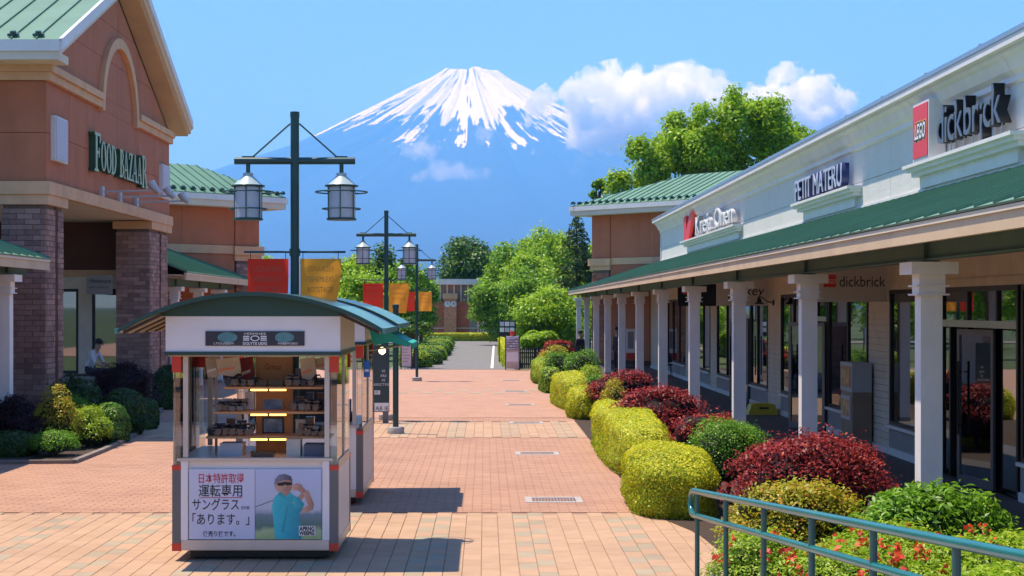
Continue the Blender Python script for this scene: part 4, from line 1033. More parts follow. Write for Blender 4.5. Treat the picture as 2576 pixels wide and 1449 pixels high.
def kiosk(name, X0, X1, Y0, D, label, front=True):
    """cart with curved roof; X0..X1 width, Y0 front, D depth"""
    t = thing(name, ((X0+X1)/2, Y0+D/2, 0), 0, label, 'kiosk', 'kiosks on the walkway')
    W = X1-X0; xc = (X0+X1)/2; Y1 = Y0+D
    B = lambda n_, b, m, p=t: boxo(n_, b, m, p)
    # chassis
    B('base', (X0+0.03, X1-0.03, Y0+0.03, Y1-0.03, 0.10, 0.17), M_KALU)
    for x in (X0+0.22, X1-0.22):
        for y in (Y0+0.2, Y1-0.2):
            w = MB().tube([(x-0.03,y,0.062),(x+0.03,y,0.062)],0.06,14).build('wheel', M_BLACK, t, smooth=True); B('fork', (x-0.045, x+0.045, y-0.02, y+0.02, 0.062, 0.0995), M_KGREY, w)
    B('skirt', (X0+0.16, X1-0.1, Y0+0.12, Y1-0.12, 0.02, 0.0999), M_BLACK)
    # lower cabinet
    B('cabinet', (X0+0.06, X1-0.06, Y0+0.04, Y1-0.04, 0.171, 0.985), M_KWHITE)
    B('front_rail', (X0+0.09, X1-0.09, Y0, Y0+0.0395, 0.11, 0.205), M_KALU)
    for x0, x1, sx in ((X0, X0+0.085, 1), (X1-0.085, X1, -1)):
        for y0, y1 in ((Y0, Y0+0.085), (Y1-0.085, Y1)):
            p = B('corner_post', (x0, x1, y0, y1, 0.175, 0.895), M_KGREY)
            B('corner_block', (x0-0.002, x1+0.002, y0-0.002, y1+0.002, 0.098, 0.1745), M_KRED, p); B('corner_block', (x0-0.002, x1+0.002, y0-0.002, y1+0.002, 0.8955, 0.945), M_KRED, p)
            B('upper_post', (x0+0.01, x1-0.01, y0+0.01, y1-0.01, 0.9455, 1.86), M_CLEARP, p)
            B('corner_block', (x0-0.002, x1+0.002, y0-0.002, y1+0.002, 1.861, 2.035), M_KRED, p)
    for x0, x1 in ((X0+0.086, X0+0.155), (X1-0.155, X1-0.086)):
        B('front_stile', (x0, x1, Y0+0.002, Y0+0.0395, 0.206, 0.985), M_KWHITE)
        B('front_stile', (x0+0.02, x1, Y0+0.012, Y0+0.0495, 1.02, 2.035), M_KALU)
        B('front_stile', (x0+0.02, x1, Y1-0.0495, Y1-0.012, 1.02, 2.035), M_KALU)
    # side frames and panels
    for x in (X0, X1-0.03):
        B('side_rail', (x, x+0.03, Y0+0.086, Y1-0.086, 0.11, 0.20), M_KALU); B('side_rail', (x, x+0.03, Y0+0.086, Y1-0.086, 0.90, 0.985), M_KALU)
        B('side_panel', (x+0.005, x+0.025, Y0+0.086, Y1-0.086, 0.2005, 0.8995), M_KWHITE)
        B('side_stile', (x, x+0.03, Y0+D/2-0.03, Y0+D/2+0.03, 0.9855, 2.035), M_KALU)
        B('side_glass', (x+0.01, x+0.018, Y0+0.086, Y1-0.086, 0.99, 2.034), M_CLEAR)
    B('counter', (X0+0.05, X1-0.05, Y0-0.01, Y1-0.05, 0.986, 1.015), M_KALU)
    # header box and trim
    B('header_trim', (X0-0.05, X1+0.05, Y0-0.16, Y1+0.16, 2.036, 2.07), M_DKGREEN)
    B('header', (X0-0.035, X1+0.035, Y0-0.145, Y1+0.145, 2.0705, 2.415), M_KWHITE)
    B('header_ceiling', (X0-0.02, X1+0.02, Y0-0.1, Y1+0.1, 2.02, 2.0355), M_PALEW)
    # curved roof
    hw = W/2+0.46; rise = 0.36; zt = 2.655; Rr = (hw*hw+rise*rise)/(2*rise); zc = zt-Rr; n = 32
    ya, yb = Y0-0.34, Y1+0.34
    arc = []
    amax = math.asin(hw/Rr)
    for k in range(n+1):
        a = -amax+2*amax*k/n; arc.append((xc+Rr*math.sin(a), zc+Rr*math.cos(a)))
    roof = MB()
    top = [(x, z) for x, z in arc]; bot = [(x, z-0.042) for x, z in arc]
    vs_ = [(x, y, z) for y in (ya, yb) for x, z in top]+[(x, y, z) for y in (ya, yb) for x, z in bot]; N = n+1; fs = []; mi = []
    for k in range(n):
        fs.append((k, k+1, N+k+1, N+k)); fs.append((2*N+k, 3*N+k, 3*N+k+1, 2*N+k+1)); fs.append((k, 2*N+k, 2*N+k+1, k+1)); fs.append((N+k, N+k+1, 3*N+k+1, 3*N+k))
    fs.append((0, N, 3*N, 2*N)); fs.append((n, 2*N+n, 3*N+n, N+n))
    rf = roof.add(vs_, fs).build('roof', M_KROOF, t, smooth=True)
    # front gable infill, down to the header
    for y0, y1 in ((Y0-0.15, Y0-0.10), (Y1+0.10, Y1+0.15)):
        poly = [(x, z-0.043) for x, z in arc if abs(x-xc) < W/2+0.10 and z-0.043 > 2.418]
        MB().slab([(poly[0][0], y0, 2.416)]+[(x, y0, z) for x, z in poly]+[(poly[-1][0], y0, 2.416)], (0, y1-y0, 0)).build('gable', M_KROOF, rf)
    # metal side edges, a painted sheen at the right end, battens under the overhang
    for sg in (-1, 1):
        e = [p for p in arc if sg*(p[0]-xc) > 0]
        e.sort(key=lambda p: sg*p[0])
        ed = MB(); fm = MB()
        for (xa, za), (xb, zb) in list(zip(e[:-1], e[1:]))[-6:]:
            ed.slab([(xa, ya-0.001, za+0.001), (xb, ya-0.001, zb+0.001), (xb, yb+0.001, zb+0.001), (xa, yb+0.001, za+0.001)], (0,0,0.004))
        B('roof_edge', (min(e[-1][0], e[-1][0]+sg*0.03), max(e[-1][0], e[-1][0]+sg*0.03), ya-0.002, yb+0.002, e[-1][1]-0.05, e[-1][1]+0.006), M_KEDGE_SHEEN, rf)
        if sg > 0: ed.build('roof_sheen_sheet', M_KEDGE_SHEEN, rf)  # paler sheet on the right end only, stands in for the roof's sheen
        xs_ = xc+sg*(W/2+0.04); xe = xc+sg*(hw-0.04)
        zf = lambda x: zc+math.sqrt(Rr*Rr-(x-xc)**2)-0.045
        for k in range(9):
            y = ya+0.06+k*(yb-ya-0.16)/8
            MB().slab([(xs_, y, zf(xs_)), (xe, y, zf(xe)), (xe, y+0.05, zf(xe)), (xs_, y+0.05, zf(xs_))], (0,0,-0.03)).build('batten', M_PALEW if k % 2 else M_DARKW, rf)
    return t
M_CLEARP = glass_mat('acrylic_post', (0.86, 0.88, 0.88), 0.05)
K1 = (-3.09, -1.452, 15.70, 1.45)
k1 = kiosk('kiosk', *K1, 'front kiosk with curved dark green roof and golfer poster')
k2 = kiosk('kiosk', -3.15, -1.545, 20.1, 1.95, 'rear kiosk half hidden behind the front one, with a teal side awning')

# ---- front kiosk: what is on and in it
X0, X1, Y0, D = K1
M_PSTR = mat('poster_lilac', (0.60, 0.63, 0.78), 0.5, 0.03, 2)
M_INK = mat('ink_black', (0.03, 0.03, 0.04), 0.6, 0.05, 3)
M_INKRED = mat('ink_red', (0.55, 0.03, 0.05), 0.6, 0.05, 3)
def flatpoly(mb, pts, y): return mb.add([(x, y, z) for x, z in pts], [tuple(range(len(pts)))])
def poster_text():
    xa, xb = X0+0.165, X0+0.815; z0, z1 = 0.215, 0.905; y = Y0+0.02
    t = thing('poster', ((xa+xb)/2, Y0, z0), 0, 'white poster with Japanese lettering on the front kiosk', 'poster')
    MB().box(xa, xb, y-0.012, y-0.002+0.0, z0, z1).build('sheet', M_PSTR, t)
    yy = y-0.0145; cx = (xa+xb)/2-0.01
    for s, body, zz_, w, m in ((0.105,'日本特許取得',0.775,0.445,M_INKRED),(0.13,'運転専用',0.645,0.43,M_INK),(0.125,'サングラス',0.51,0.46,M_INK),(0.125,'「あります。」',0.365,0.56,M_INK),(0.06,'後売り技です。',0.245,0.32,M_INK)):
        text('lettering', body, s, Matrix.Translation((cx-(0.05 if 'サン' in body else 0), yy, zz_)) @ FACE_CAM, m, t, align='CENTER', width=w, bold=0.001)
    text('lettering', 'EIIB', 0.045, Matrix.Translation((cx+0.20, yy, 0.51)) @ FACE_CAM, M_INK, t, width=0.08)
    MB().box(cx-0.215, cx+0.215, yy-0.001, yy, 0.622, 0.628).build('underline', M_INKRED, t)
poster_text()
def poster_golfer():
    xa, xb = X0+0.82, X1-0.165; z0, z1 = 0.215, 0.905; y = Y0+0.02
    t = thing('poster', ((xa+xb)/2, Y0, z0), 0, 'photo poster of a golfer in a turquoise shirt on the front kiosk', 'poster')
    m = bpy.data.materials.new('poster_landscape_print'); m.use_nodes = True; n = m.node_tree.nodes; l = m.node_tree.links
    tc = n.new('ShaderNodeTexCoord'); sp = n.new('ShaderNodeSeparateXYZ'); cr = n.new('ShaderNodeValToRGB'); nz = n.new('ShaderNodeTexNoise'); nz.inputs['Scale'].default_value = 9
    l.new(tc.outputs['Generated'], sp.inputs[0]); l.new(tc.outputs['Object'], nz.inputs[0])
    ad = n.new('ShaderNodeMath'); ad.operation = 'MULTIPLY_ADD'; ad.inputs[1].default_value = 0.16; l.new(nz.outputs[0], ad.inputs[0]); l.new(sp.outputs[2], ad.inputs[2])
    l.new(ad.outputs[0], cr.inputs[0]); e = cr.color_ramp.elements; e[0].position = 0.05; e[0].color = (0.30,0.45,0.16,1); e[1].position = 1.0; e[1].color = (0.50,0.56,0.76,1)
    for pos, c in ((0.20,(0.42,0.52,0.28)),(0.26,(0.10,0.20,0.16)),(0.42,(0.16,0.24,0.30)),(0.52,(0.50,0.55,0.66))):
        x = e.new(pos); x.color = (*c, 1)
    l.new(cr.outputs[0], n['Principled BSDF'].inputs['Base Color'])
    MB().box(xa, xb, y-0.012, y-0.002, z0, z1).build('sheet', m, t)
    U = lambda a, b: (xa+a*(xb-xa), z0+b*(z1-z0))
    def pgrad(name, a, b, axis=0):
        m_ = bpy.data.materials.new(name); m_.use_nodes = True; n_ = m_.node_tree.nodes; l_ = m_.node_tree.links
        tc_ = n_.new('ShaderNodeTexCoord'); sp_ = n_.new('ShaderNodeSeparateXYZ'); nz_ = n_.new('ShaderNodeTexNoise'); nz_.inputs['Scale'].default_value = 14; mx_ = n_.new('ShaderNodeMix'); mx_.data_type = 'RGBA'
        l_.new(tc_.outputs['Generated'], sp_.inputs[0]); l_.new(tc_.outputs['Object'], nz_.inputs[0])
        ad_ = n_.new('ShaderNodeMath'); ad_.operation = 'MULTIPLY_ADD'; ad_.inputs[1].default_value = 0.5; l_.new(nz_.outputs[0], ad_.inputs[0]); l_.new(sp_.outputs[axis], ad_.inputs[2])
        sb2 = n_.new('ShaderNodeMath'); sb2.operation = 'SUBTRACT'; sb2.inputs[1].default_value = 0.25; l_.new(ad_.outputs[0], sb2.inputs[0])
        mx_.inputs[6].default_value = (*a, 1); mx_.inputs[7].default_value = (*b, 1); l_.new(sb2.outputs[0], mx_.inputs[0]); l_.new(mx_.outputs[2], n_['Principled BSDF'].inputs['Base Color']); return m_
    SH = mat('print_turquoise', (0.02, 0.42, 0.50), 0.5, 0.12, 6); SK = mat('print_skin', (0.48, 0.27, 0.20), 0.5, 0.12, 8); CP = mat('print_cap', (0.13, 0.13, 0.19), 0.5, 0.1, 8)
    SH = pgrad('print_turquoise_shirt', (0.04,0.55,0.62), (0.01,0.26,0.36)); SK = pgrad('print_skin_tone', (0.62,0.38,0.29), (0.34,0.17,0.12)); CP = pgrad('print_cap_cloth', (0.22,0.22,0.30), (0.07,0.07,0.11))
    yy = y-0.013
    def f(name, pts, m_, k): flatpoly(MB(), [U(*p) for p in pts], yy-0.0006*k).build(name, m_, t, fix=False)
    f('print_shirt', [(0.30,0.0),(0.27,0.30),(0.25,0.48),(0.29,0.60),(0.36,0.66),(0.50,0.66),(0.60,0.62),(0.70,0.55),(0.73,0.42),(0.67,0.38),(0.68,0.20),(0.70,0.0)], SH, 1)
    f('print_neck', [(0.36,0.62),(0.38,0.76),(0.52,0.76),(0.52,0.63),(0.45,0.60)], SK, 2)
    f('print_face', [(0.30,0.72),(0.29,0.80),(0.32,0.86),(0.56,0.86),(0.56,0.74),(0.52,0.67),(0.44,0.645),(0.37,0.66)], SK, 3)
    f('print_arm', [(0.58,0.50),(0.66,0.62),(0.74,0.73),(0.70,0.80),(0.62,0.79),(0.60,0.72),(0.56,0.71),(0.58,0.78),(0.66,0.82),(0.76,0.78),(0.82,0.66),(0.88,0.52),(0.87,0.42),(0.78,0.37),(0.70,0.37),(0.72,0.44),(0.77,0.50),(0.73,0.60),(0.66,0.55)][:0] or [(0.56,0.52),(0.70,0.66),(0.64,0.70),(0.60,0.76),(0.68,0.79),(0.78,0.68),(0.72,0.58),(0.62,0.48)], SK, 4)
    f('print_forearm', [(0.72,0.66),(0.80,0.70),(0.89,0.50),(0.87,0.42),(0.72,0.37),(0.70,0.44),(0.80,0.48)], SK, 5)
    f('print_hand', [(0.56,0.70),(0.55,0.77),(0.63,0.80),(0.71,0.77),(0.69,0.70)], SK, 6)
    f('print_cap', [(0.285,0.77),(0.30,0.86),(0.36,0.92),(0.45,0.93),(0.54,0.90),(0.565,0.83),(0.50,0.85),(0.42,0.845),(0.34,0.81)], CP, 7)
    f('print_sunglasses', [(0.33,0.80),(0.34,0.765),(0.42,0.765),(0.45,0.785),(0.48,0.77),(0.55,0.775),(0.56,0.81),(0.45,0.82)], M_SIGNBLK, 8)
    f('print_mouth', [(0.43,0.70),(0.49,0.70),(0.49,0.71),(0.43,0.71)], mat('print_lip', (0.35,0.14,0.12), 0.5, 0.05, 5), 8)
    f('print_nose', [(0.455,0.775),(0.475,0.775),(0.485,0.735),(0.455,0.73)], pgrad('print_nose_tone', (0.55,0.32,0.25), (0.30,0.15,0.11)), 8)
    f('print_ear', [(0.295,0.78),(0.31,0.79),(0.315,0.74),(0.30,0.735)], SK, 8)
    f('print_collar', [(0.34,0.64),(0.38,0.68),(0.46,0.615),(0.54,0.67),(0.57,0.63),(0.46,0.575)], pgrad('print_collar_tone', (0.02,0.30,0.36), (0.05,0.5,0.55)), 7)
    f('print_sleeve', [(0.56,0.62),(0.66,0.60),(0.74,0.50),(0.70,0.42),(0.60,0.44)], pgrad('print_sleeve_tone', (0.04,0.5,0.56), (0.01,0.24,0.32)), 5)
    f('print_fold', [(0.40,0.10),(0.43,0.10),(0.50,0.48),(0.48,0.48)], pgrad('print_fold_tone', (0.01,0.28,0.36), (0.02,0.34,0.42)), 3)
    f('print_club', [(0.0,0.455),(0.0,0.463),(0.27,0.56),(0.27,0.553)], M_SIGNBLK, 5)
    f('print_label', [(0.66,0.05),(0.66,0.19),(0.91,0.19),(0.91,0.05)], M_SIGNWHITE, 6)
    text('lettering', 'APRNG', 0.06, Matrix.Translation((U(0.67,0)[0], yy-0.006, U(0,0.12)[1])) @ FACE_CAM, M_SIGNBLK, t, width=0.15, bold=0.002)
    text('lettering', 'WEEPIG', 0.05, Matrix.Translation((U(0.67,0)[0], yy-0.006, U(0,0.06)[1])) @ FACE_CAM, M_SIGNBLK, t, width=0.15, bold=0.002)
poster_golfer()
def header_sign():
    y = Y0-0.146; xa = at(517,0,y).x; xb = at(766,0,y).x; z0 = 2.128; z1 = 2.27
    t = thing('header_sign', ((xa+xb)/2, y, z0), 0, 'dark banner sign with white lettering on the front kiosk header', 'sign')
    MB().box(xa, xb, y-0.012, y-0.0005, z0, z1).build('board', mat('sign_slate', (0.035,0.038,0.05), 0.4, 0.1, 3), t)
    TQ = mat('print_teal_glow', (0.10, 0.25, 0.27), 0.4, 0.25, 14); yy = y-0.0128
    for c in (xa+0.21, xb-0.20):
        flatpoly(MB(), [(c+0.09*math.cos(a*math.pi/9)*(1.15 if math.cos(a*math.pi/9) > 0 else 1), z0+0.082+0.05*math.sin(a*math.pi/9)) for a in range(18)], yy).build('print_shape', TQ, t, fix=False)
    text('lettering', 'LTOUSEEM', 0.03, Matrix.Translation((xa+0.08, yy-0.0007, z0+0.012)) @ FACE_CAM, M_SIGNWHITE, t, width=0.19)
    text('lettering', 'MABEMOIEO', 0.03, Matrix.Translation((xb-0.26, yy-0.0007, z0+0.012)) @ FACE_CAM, M_SIGNWHITE, t, width=0.19)
    cx = (xa+xb)/2
    text('lettering', 'VEEMHEE', 0.03, Matrix.Translation((cx, yy-0.0007, z1-0.035)) @ FACE_CAM, M_SIGNWHITE, t, align='CENTER', width=0.22)
    text('lettering', 'DOLYTX UDIG', 0.038, Matrix.Translation((cx, yy-0.0007, z0+0.010)) @ FACE_CAM, M_SIGNWHITE, t, align='CENTER', width=0.235, bold=0.001)
    rg = MB()
    for k in range(20):
        a0 = 2*math.pi*k/20; a1 = 2*math.pi*(k+1)/20
        rg.add([(cx+0.045*math.cos(a), yy-0.0007, z0+0.073+0.028*math.sin(a)) for a in (a0, a1)]+[(cx+0.034*math.cos(a), yy-0.0007, z0+0.073+0.019*math.sin(a)) for a in (a1, a0)], [(0,1,2,3)])
    for sg in (-1, 1):
        for j in range(3): rg.add([(cx+sg*(0.055), yy-0.0007, z0+0.05+j*0.018), (cx+sg*0.115, yy-0.0007, z0+0.05+j*0.018), (cx+sg*0.115, yy-0.0007, z0+0.061+j*0.018), (cx+sg*0.055, yy-0.0007, z0+0.061+j*0.018)], [(0,1,2,3)])
    rg.build('print_badge', M_SIGNWHITE, t, fix=False)
header_sign()

M_LED = emit_mat('led_strip', (1.0, 0.50, 0.09), 3.0)
M_CARD = mat('cardboard', (0.52, 0.28, 0.13), 0.8, 0.1, 5)
M_SG = mat('sunglass_black', (0.015, 0.015, 0.018), 0.2, 0.2, 6, spec=0.6)
M_SGL = mat('sunglass_lens', (0.03, 0.035, 0.05), 0.08, 0.2, 6, spec=0.8)
def display_rack():
    t = thing('display_rack', ((X0+X1)/2, Y0+0.6, 1.016), 0, 'wooden shelf rack with warm light strips inside the front kiosk', 'rack')
    ya, yb = Y0+0.30, Y0+0.78
    zs = [2.5-(y-CY)*16.1/FPX for y in (972, 1034, 1096)]
    ext = ((X0+0.46, X1-0.18), (X0+0.36, X1-0.16), (X0+0.28, X1-0.11))
    cx0, cx1 = X0+0.72, X0+1.10
    MB().box(cx0, cx1, yb-0.04, yb, 1.016, 1.99).build('back_panel', M_CARD, t)
    for z, (a, b) in zip(zs, ext):
        s = MB().box(a, b, ya, yb-0.041, z-0.022, z).build('shelf', M_WOOD, t)
        for u in (0, 1):
            MB().box(cx0+0.01+u*0.19, cx0+0.175+u*0.19, ya+0.01, ya+0.03, z-0.040, z-0.0225).build('light_strip', M_LED, s)
    for x in (X0+0.30, X1-0.20): MB().box(x, x+0.025, yb-0.06, yb-0.042, 1.016, 1.99).build('upright', M_PALEW, t)
    # pictures on the panel
    for z in (1.42+0.0, 1.16+0.06):
        f = MB().box(cx0+0.07, cx0+0.29, yb-0.06, yb-0.0405, z-0.02, z+0.15).build('picture', M_BLACK if z < 1.3 else M_WOOD, t)
        MB().box(cx0+0.085, cx0+0.275, yb-0.064, yb-0.0605, z-0.005, z+0.135).build('picture_print', mat('picture_blue', (0.14,0.24,0.40), 0.4, 0.5, 12), f)
    text('lettering', 'Gmuz', 0.09, Matrix.Translation((cx0+0.09, yb-0.043, 1.86)) @ FACE_CAM, mat('print_brown', (0.18,0.06,0.04), 0.7, 0.1, 5), t, width=0.17)
    return zs, ext, (ya, yb)
RZ, REXT, RY = display_rack()
def glasses_mesh():
    mb = MB()
    for s in (-1, 1):
        mb.slab([(s*0.008,0,0.012),(s*0.012,0,0.042),(s*0.062,0.003,0.046),(s*0.066,0.003,0.022),(s*0.045,0.002,0.004)], (0,0.005,0), 1)
        mb.tube([(s*0.066,0.003,0.040),(s*0.068,0.07,0.040),(s*0.066,0.12,0.022)],0.003,4)
    mb.box(-0.012,0.012,0,0.004,0.034,0.042)
    o = mb.build('sunglasses', [M_SG, M_SGL]); return o
sg0 = glasses_mesh(); first = True
shelf_names = ('top', 'middle', 'lowest')
for si, (z, (a, b)) in enumerate(zip(RZ, REXT)):
    ordn = ('first','second','third','fourth','fifth','sixth','seventh','eighth','ninth','tenth','eleventh','twelfth')
    for ri, yy in enumerate((RY[0]+0.02, RY[0]+0.17, RY[0]+0.31)):
        x = a+0.08; cnt = 0
        while x < b-0.07:
            if not (X0+0.70 < x < X0+1.12):
                o = sg0 if first else sg0.copy()
                if not first: COL.objects.link(o)
                first = False
                o.location = (x+random.uniform(-0.01,0.01), yy, z+0.001); o.rotation_euler = (0,0,random.uniform(-0.35,0.35)); o.scale = (1.15, 1.0, random.uniform(1.1,1.9)+0.4*ri)
                props(o, 'black sunglasses, %s from the left in the %s row of the %s kiosk shelf' % (ordn[cnt], ('front','middle','back')[ri], shelf_names[si]), 'sunglasses', 'sunglasses on the kiosk shelves')
                cnt += 1
            x += 0.150
def prop_case(name, b, m, label, cat):
    t = thing(name, ((b[0]+b[1])/2, (b[2]+b[3])/2, b[4]), 0, label, cat)
    MB().box(*b).build('case', m, t); MB().box(b[0]-0.004,b[1]+0.004,b[2]-0.004,b[3]+0.004,b[5]+0.0005,b[5]+0.012).build('lid', m, t); return t
prop_case('glasses_case', (X0+0.76,X0+0.88,RY[0]+0.1,RY[0]+0.2,RZ[0]+0.001,RZ[0]+0.05), M_SG, 'left black case on the top shelf before the cardboard panel', 'case')
prop_case('glasses_case', (X0+0.91,X0+1.04,RY[0]+0.1,RY[0]+0.2,RZ[0]+0.001,RZ[0]+0.05), M_SG, 'right black case on the top shelf before the cardboard panel', 'case')
prop_case('display_box', (X0+0.44,X0+0.66,Y0+0.2,Y0+0.45,1.016,1.13), mat('box_grey',(0.35,0.35,0.37),0.5,0.1,5), 'grey box on the kiosk counter under the lowest shelf', 'box')
prop_case('display_box', (X0+1.10,X0+1.24,Y0+0.22,Y0+0.40,1.016,1.17), mat('box_cream',(0.6,0.5,0.4),0.5,0.1,5), 'cream box on the kiosk counter right of the light strip', 'box')
prop_case('display_box', (X0+1.28,X0+1.50,Y0+0.2,Y0+0.45,1.016,1.12), mat('box_slate',(0.10,0.11,0.14),0.4,0.1,5), 'dark slate box at the right end of the kiosk counter', 'box')
prop_case('display_box', (X0+0.76,X0+0.98,Y0+0.12,Y0+0.26,1.016,1.055), M_SG, 'flat black case at the middle of the kiosk counter', 'case')
shn = ('top', 'middle', 'lowest')
M_CARDW = mat('card_white', (0.6,0.6,0.62), 0.5, 0.2, 20); M_CASEB = mat('case_brown', (0.16,0.08,0.05), 0.5, 0.2, 8); M_CASEN = mat('case_navy', (0.03,0.05,0.12), 0.4, 0.2, 8)
for si, (z, (a, b)) in enumerate(zip(RZ, REXT)):
    for side, xs in (('left', (a+0.03, a+0.15, a+0.26)), ('right', (X0+1.14, X0+1.25, X0+1.36))):
        for q, xq in enumerate(xs):
            if xq+0.1 > b or (side == 'left' and xq+0.09 > X0+0.71): continue
            hh = random.uniform(0.09, 0.17); w_ = random.uniform(0.07, 0.10)
            prop_case('display_box', (xq, xq+w_, RY[1]-0.12, RY[1]-0.05, z+0.001, z+hh), (M_SG, M_CASEB, M_CARDW, M_CASEN)[(si+q*2+(side == 'left')) % 4], '%s box from the left at the back of the %s kiosk shelf, %s side' % (('first','second','third')[q], shn[si], side), 'box')
def pouch(x, y, w, h, m, m2, label):
    t = thing('hanging_pouch', (x, y, 1.75), 0, label, 'pouch', 'pouches hanging in the front kiosk')
    zt = 2.0
    MB().slab([(x-w/2,y,zt-0.02),(x+w/2,y+0.01,zt),(x+w/2+0.02,y+0.01,zt-h*0.7),(x+w/4,y,zt-h),(x-w/3,y-0.01,zt-h*0.9)], (0.0,0.03,0)).build('bag', m, t)
    MB().slab([(x-w/3,y-0.012,zt-h*0.75),(x+w/3,y-0.004,zt-h*0.62),(x+w/3,y-0.004,zt-h*0.5),(x-w/3,y-0.012,zt-h*0.62)], (0.0,0.006,0)).build('flap', m2, t)
    MB().tube([(x,y+0.015,zt-0.01),(x,y+0.015,2.018)],0.004,5).build('hook', M_BLACK, t)
M_LINEN = mat('linen', (0.55,0.46,0.36),0.8,0.15,9); M_CORAL = mat('coral_cloth', (0.70,0.26,0.14),0.8,0.15,9); M_REDC = mat('dark_red_cloth', (0.22,0.03,0.03),0.8,0.15,9)
pouch(X0+0.30, Y0+0.55, 0.14, 0.22, M_LINEN, M_KWHITE, 'linen pouch hanging farthest left under the kiosk roof')
pouch(X0+0.47, Y0+0.45, 0.24, 0.20, M_LINEN, M_CORAL, 'wide linen pouch with coral flap hanging left in the front kiosk')
pouch(X0+0.64, Y0+0.6, 0.13, 0.26, M_REDC, M_LINEN, 'dark red cloth pouch hanging left of the cardboard panel')
pouch(X0+1.28, Y0+0.45, 0.15, 0.24, M_LINEN, M_CORAL, 'linen pouch with coral flap hanging right in the front kiosk')
pouch(X0+1.42, Y0+0.5, 0.14, 0.14, M_LINEN, M_CORAL, 'small linen pouch hanging farthest right in the front kiosk')
# ---- rear kiosk: awning, lamp bulb, goods seen through its side
M_TEAL = mat('teal_canvas', (0.02, 0.36, 0.27), 0.7, 0.08, 4)
t = thing('awning', (-1.3, 21.0, 2.0), 0, 'teal canvas awning on the side of the rear kiosk', 'awning')
aw = MB(); ny = 12
pr = [(-1.50,2.30),(-1.30,2.24),(-1.05,2.09),(-0.93,2.04)]
for k in range(ny):
    ya = 20.25+k*1.5/ny; yb = 20.25+(k+1)*1.5/ny
    for (xa, za), (xb, zb) in zip(pr[:-1], pr[1:]): aw.slab([(xa,ya,za),(xb,ya,zb),(xb,yb,zb),(xa,yb,za)],(0,0,0.008))
aw.build('canopy', M_TEAL, t)
va = MB()
for k in range(10):
    ya = 20.25+k*0.15; va.slab([(-0.93,ya,2.045),(-0.93,ya+0.15,2.045),(-0.93,ya+0.12,1.97),(-0.93,ya+0.03,1.97)],(0.006,0,0))
va.build('valance', M_TEAL, t)
MB().slab([(-1.5,20.24,2.30),(-1.30,20.24,2.24),(-1.05,20.24,2.09),(-0.93,20.24,2.04),(-0.98,20.24,2.0),(-1.2,20.24,2.06),(-1.42,20.24,2.02)],(0,0.006,0)).build('end_flap', M_TEAL, t)
MB().tube([(-1.49,20.5,1.95),(-0.95,20.5,2.03)],0.012,6).tube([(-1.49,21.5,1.95),(-0.95,21.5,2.03)],0.012,6).build('arm', M_STEEL, t)
t = thing('hanging_lamp', (-1.4, 21.0, 1.85), 0, 'small lit round lamp under the teal awning', 'lamp')
MB().lathe([(0.005,1.88),(0.035,1.90),(0.048,1.93),(0.035,1.96),(0.01,1.98)],(-1.36,21.0,0),14).build('bulb', emit_mat('warm_bulb',(1,0.75,0.35),3.0), t, smooth=True)
MB().tube([(-1.36,21.0,1.98),(-1.36,21.0,2.12)],0.006,6).build('cord', M_BLACK, t)
t = thing('counter_goods', (-2.3, 21, 1.016), 0, 'dark stepped goods rack inside the rear kiosk', 'rack')
MB().box(-3.0,-1.75,20.7,21.5,1.016,1.10).box(-2.8,-1.9,21.0,21.5,1.101,1.55).build('rack', M_DARK, t)
for i, (x, z, c) in enumerate(((-1.85,1.12,(0.1,0.15,0.4)),(-2.1,1.12,(0.5,0.1,0.08)),(-1.95,1.56,(0.5,0.45,0.3)))): MB().box(x-0.09,x+0.09,20.75,20.95,z,z+0.18).build('goods_box', mat('goods%d'%i,c,0.5,0.2,6), t)
t = thing('blue_notice', (-1.52, 21.6, 1.6), 0, 'blue notice card on the post of the rear kiosk', 'notice')
MB().box(-1.54,-1.46,20.16,20.165,1.62,1.83).build('card', mat('notice_blue',(0.03,0.16,0.5),0.5,0.3,9), t); MB().box(-1.525,-1.475,20.155,20.159,1.69,1.72).build('card_print', M_SIGNWHITE, t)
# ================================================================== PLANTS
def mesh_np(name, V, F, m, smooth=False):
    me = bpy.data.meshes.new(name); n, k = F.shape
    me.vertices.add(len(V)); me.vertices.foreach_set('co', V.astype(np.float32).ravel())
    me.loops.add(n*k); me.loops.foreach_set('vertex_index', F.astype(np.int32).ravel())
    me.polygons.add(n); me.polygons.foreach_set('loop_start', np.arange(0, n*k, k, dtype=np.int32)); me.polygons.foreach_set('loop_total', np.full(n, k, dtype=np.int32))
    if smooth: me.polygons.foreach_set('use_smooth', np.ones(n, dtype=bool))
    me.materials.append(m); me.update(calc_edges=True); return me
def unit(a): return a/np.maximum(np.linalg.norm(a, axis=-1, keepdims=True), 1e-9)
def leaf_mesh(name, P, N, size, m, rng, aspect=0.55, fold=0.15, droop=0.0, up=0.0, jit=0.55):
    """one folded diamond leaf per point; N the outward direction there"""
    n = len(P); s = size*rng.uniform(0.7, 1.3, (n, 1))
    nn = unit(N+rng.normal(0, jit, (n, 3))+np.array([0, 0, up]))
    t = unit(np.cross(nn, rng.normal(0, 1, (n, 3)))); t[:, 2] -= droop; t = unit(t)
    b = unit(np.cross(nn, t)); nn = np.cross(t, b)
    V = np.stack([P-t*s*0.5, P+b*s*aspect*0.5+nn*s*fold, P+t*s*0.5, P-b*s*aspect*0.5+nn*s*fold], 1).reshape(-1, 3)
    return mesh_np(name, V, np.arange(4*n).reshape(n, 4), m)
def sdir(n, rng): return unit(rng.normal(0, 1, (n, 3)))
def super_pts(d, p):
    return d/((np.abs(d)**p).sum(1, keepdims=True)**(1/p))
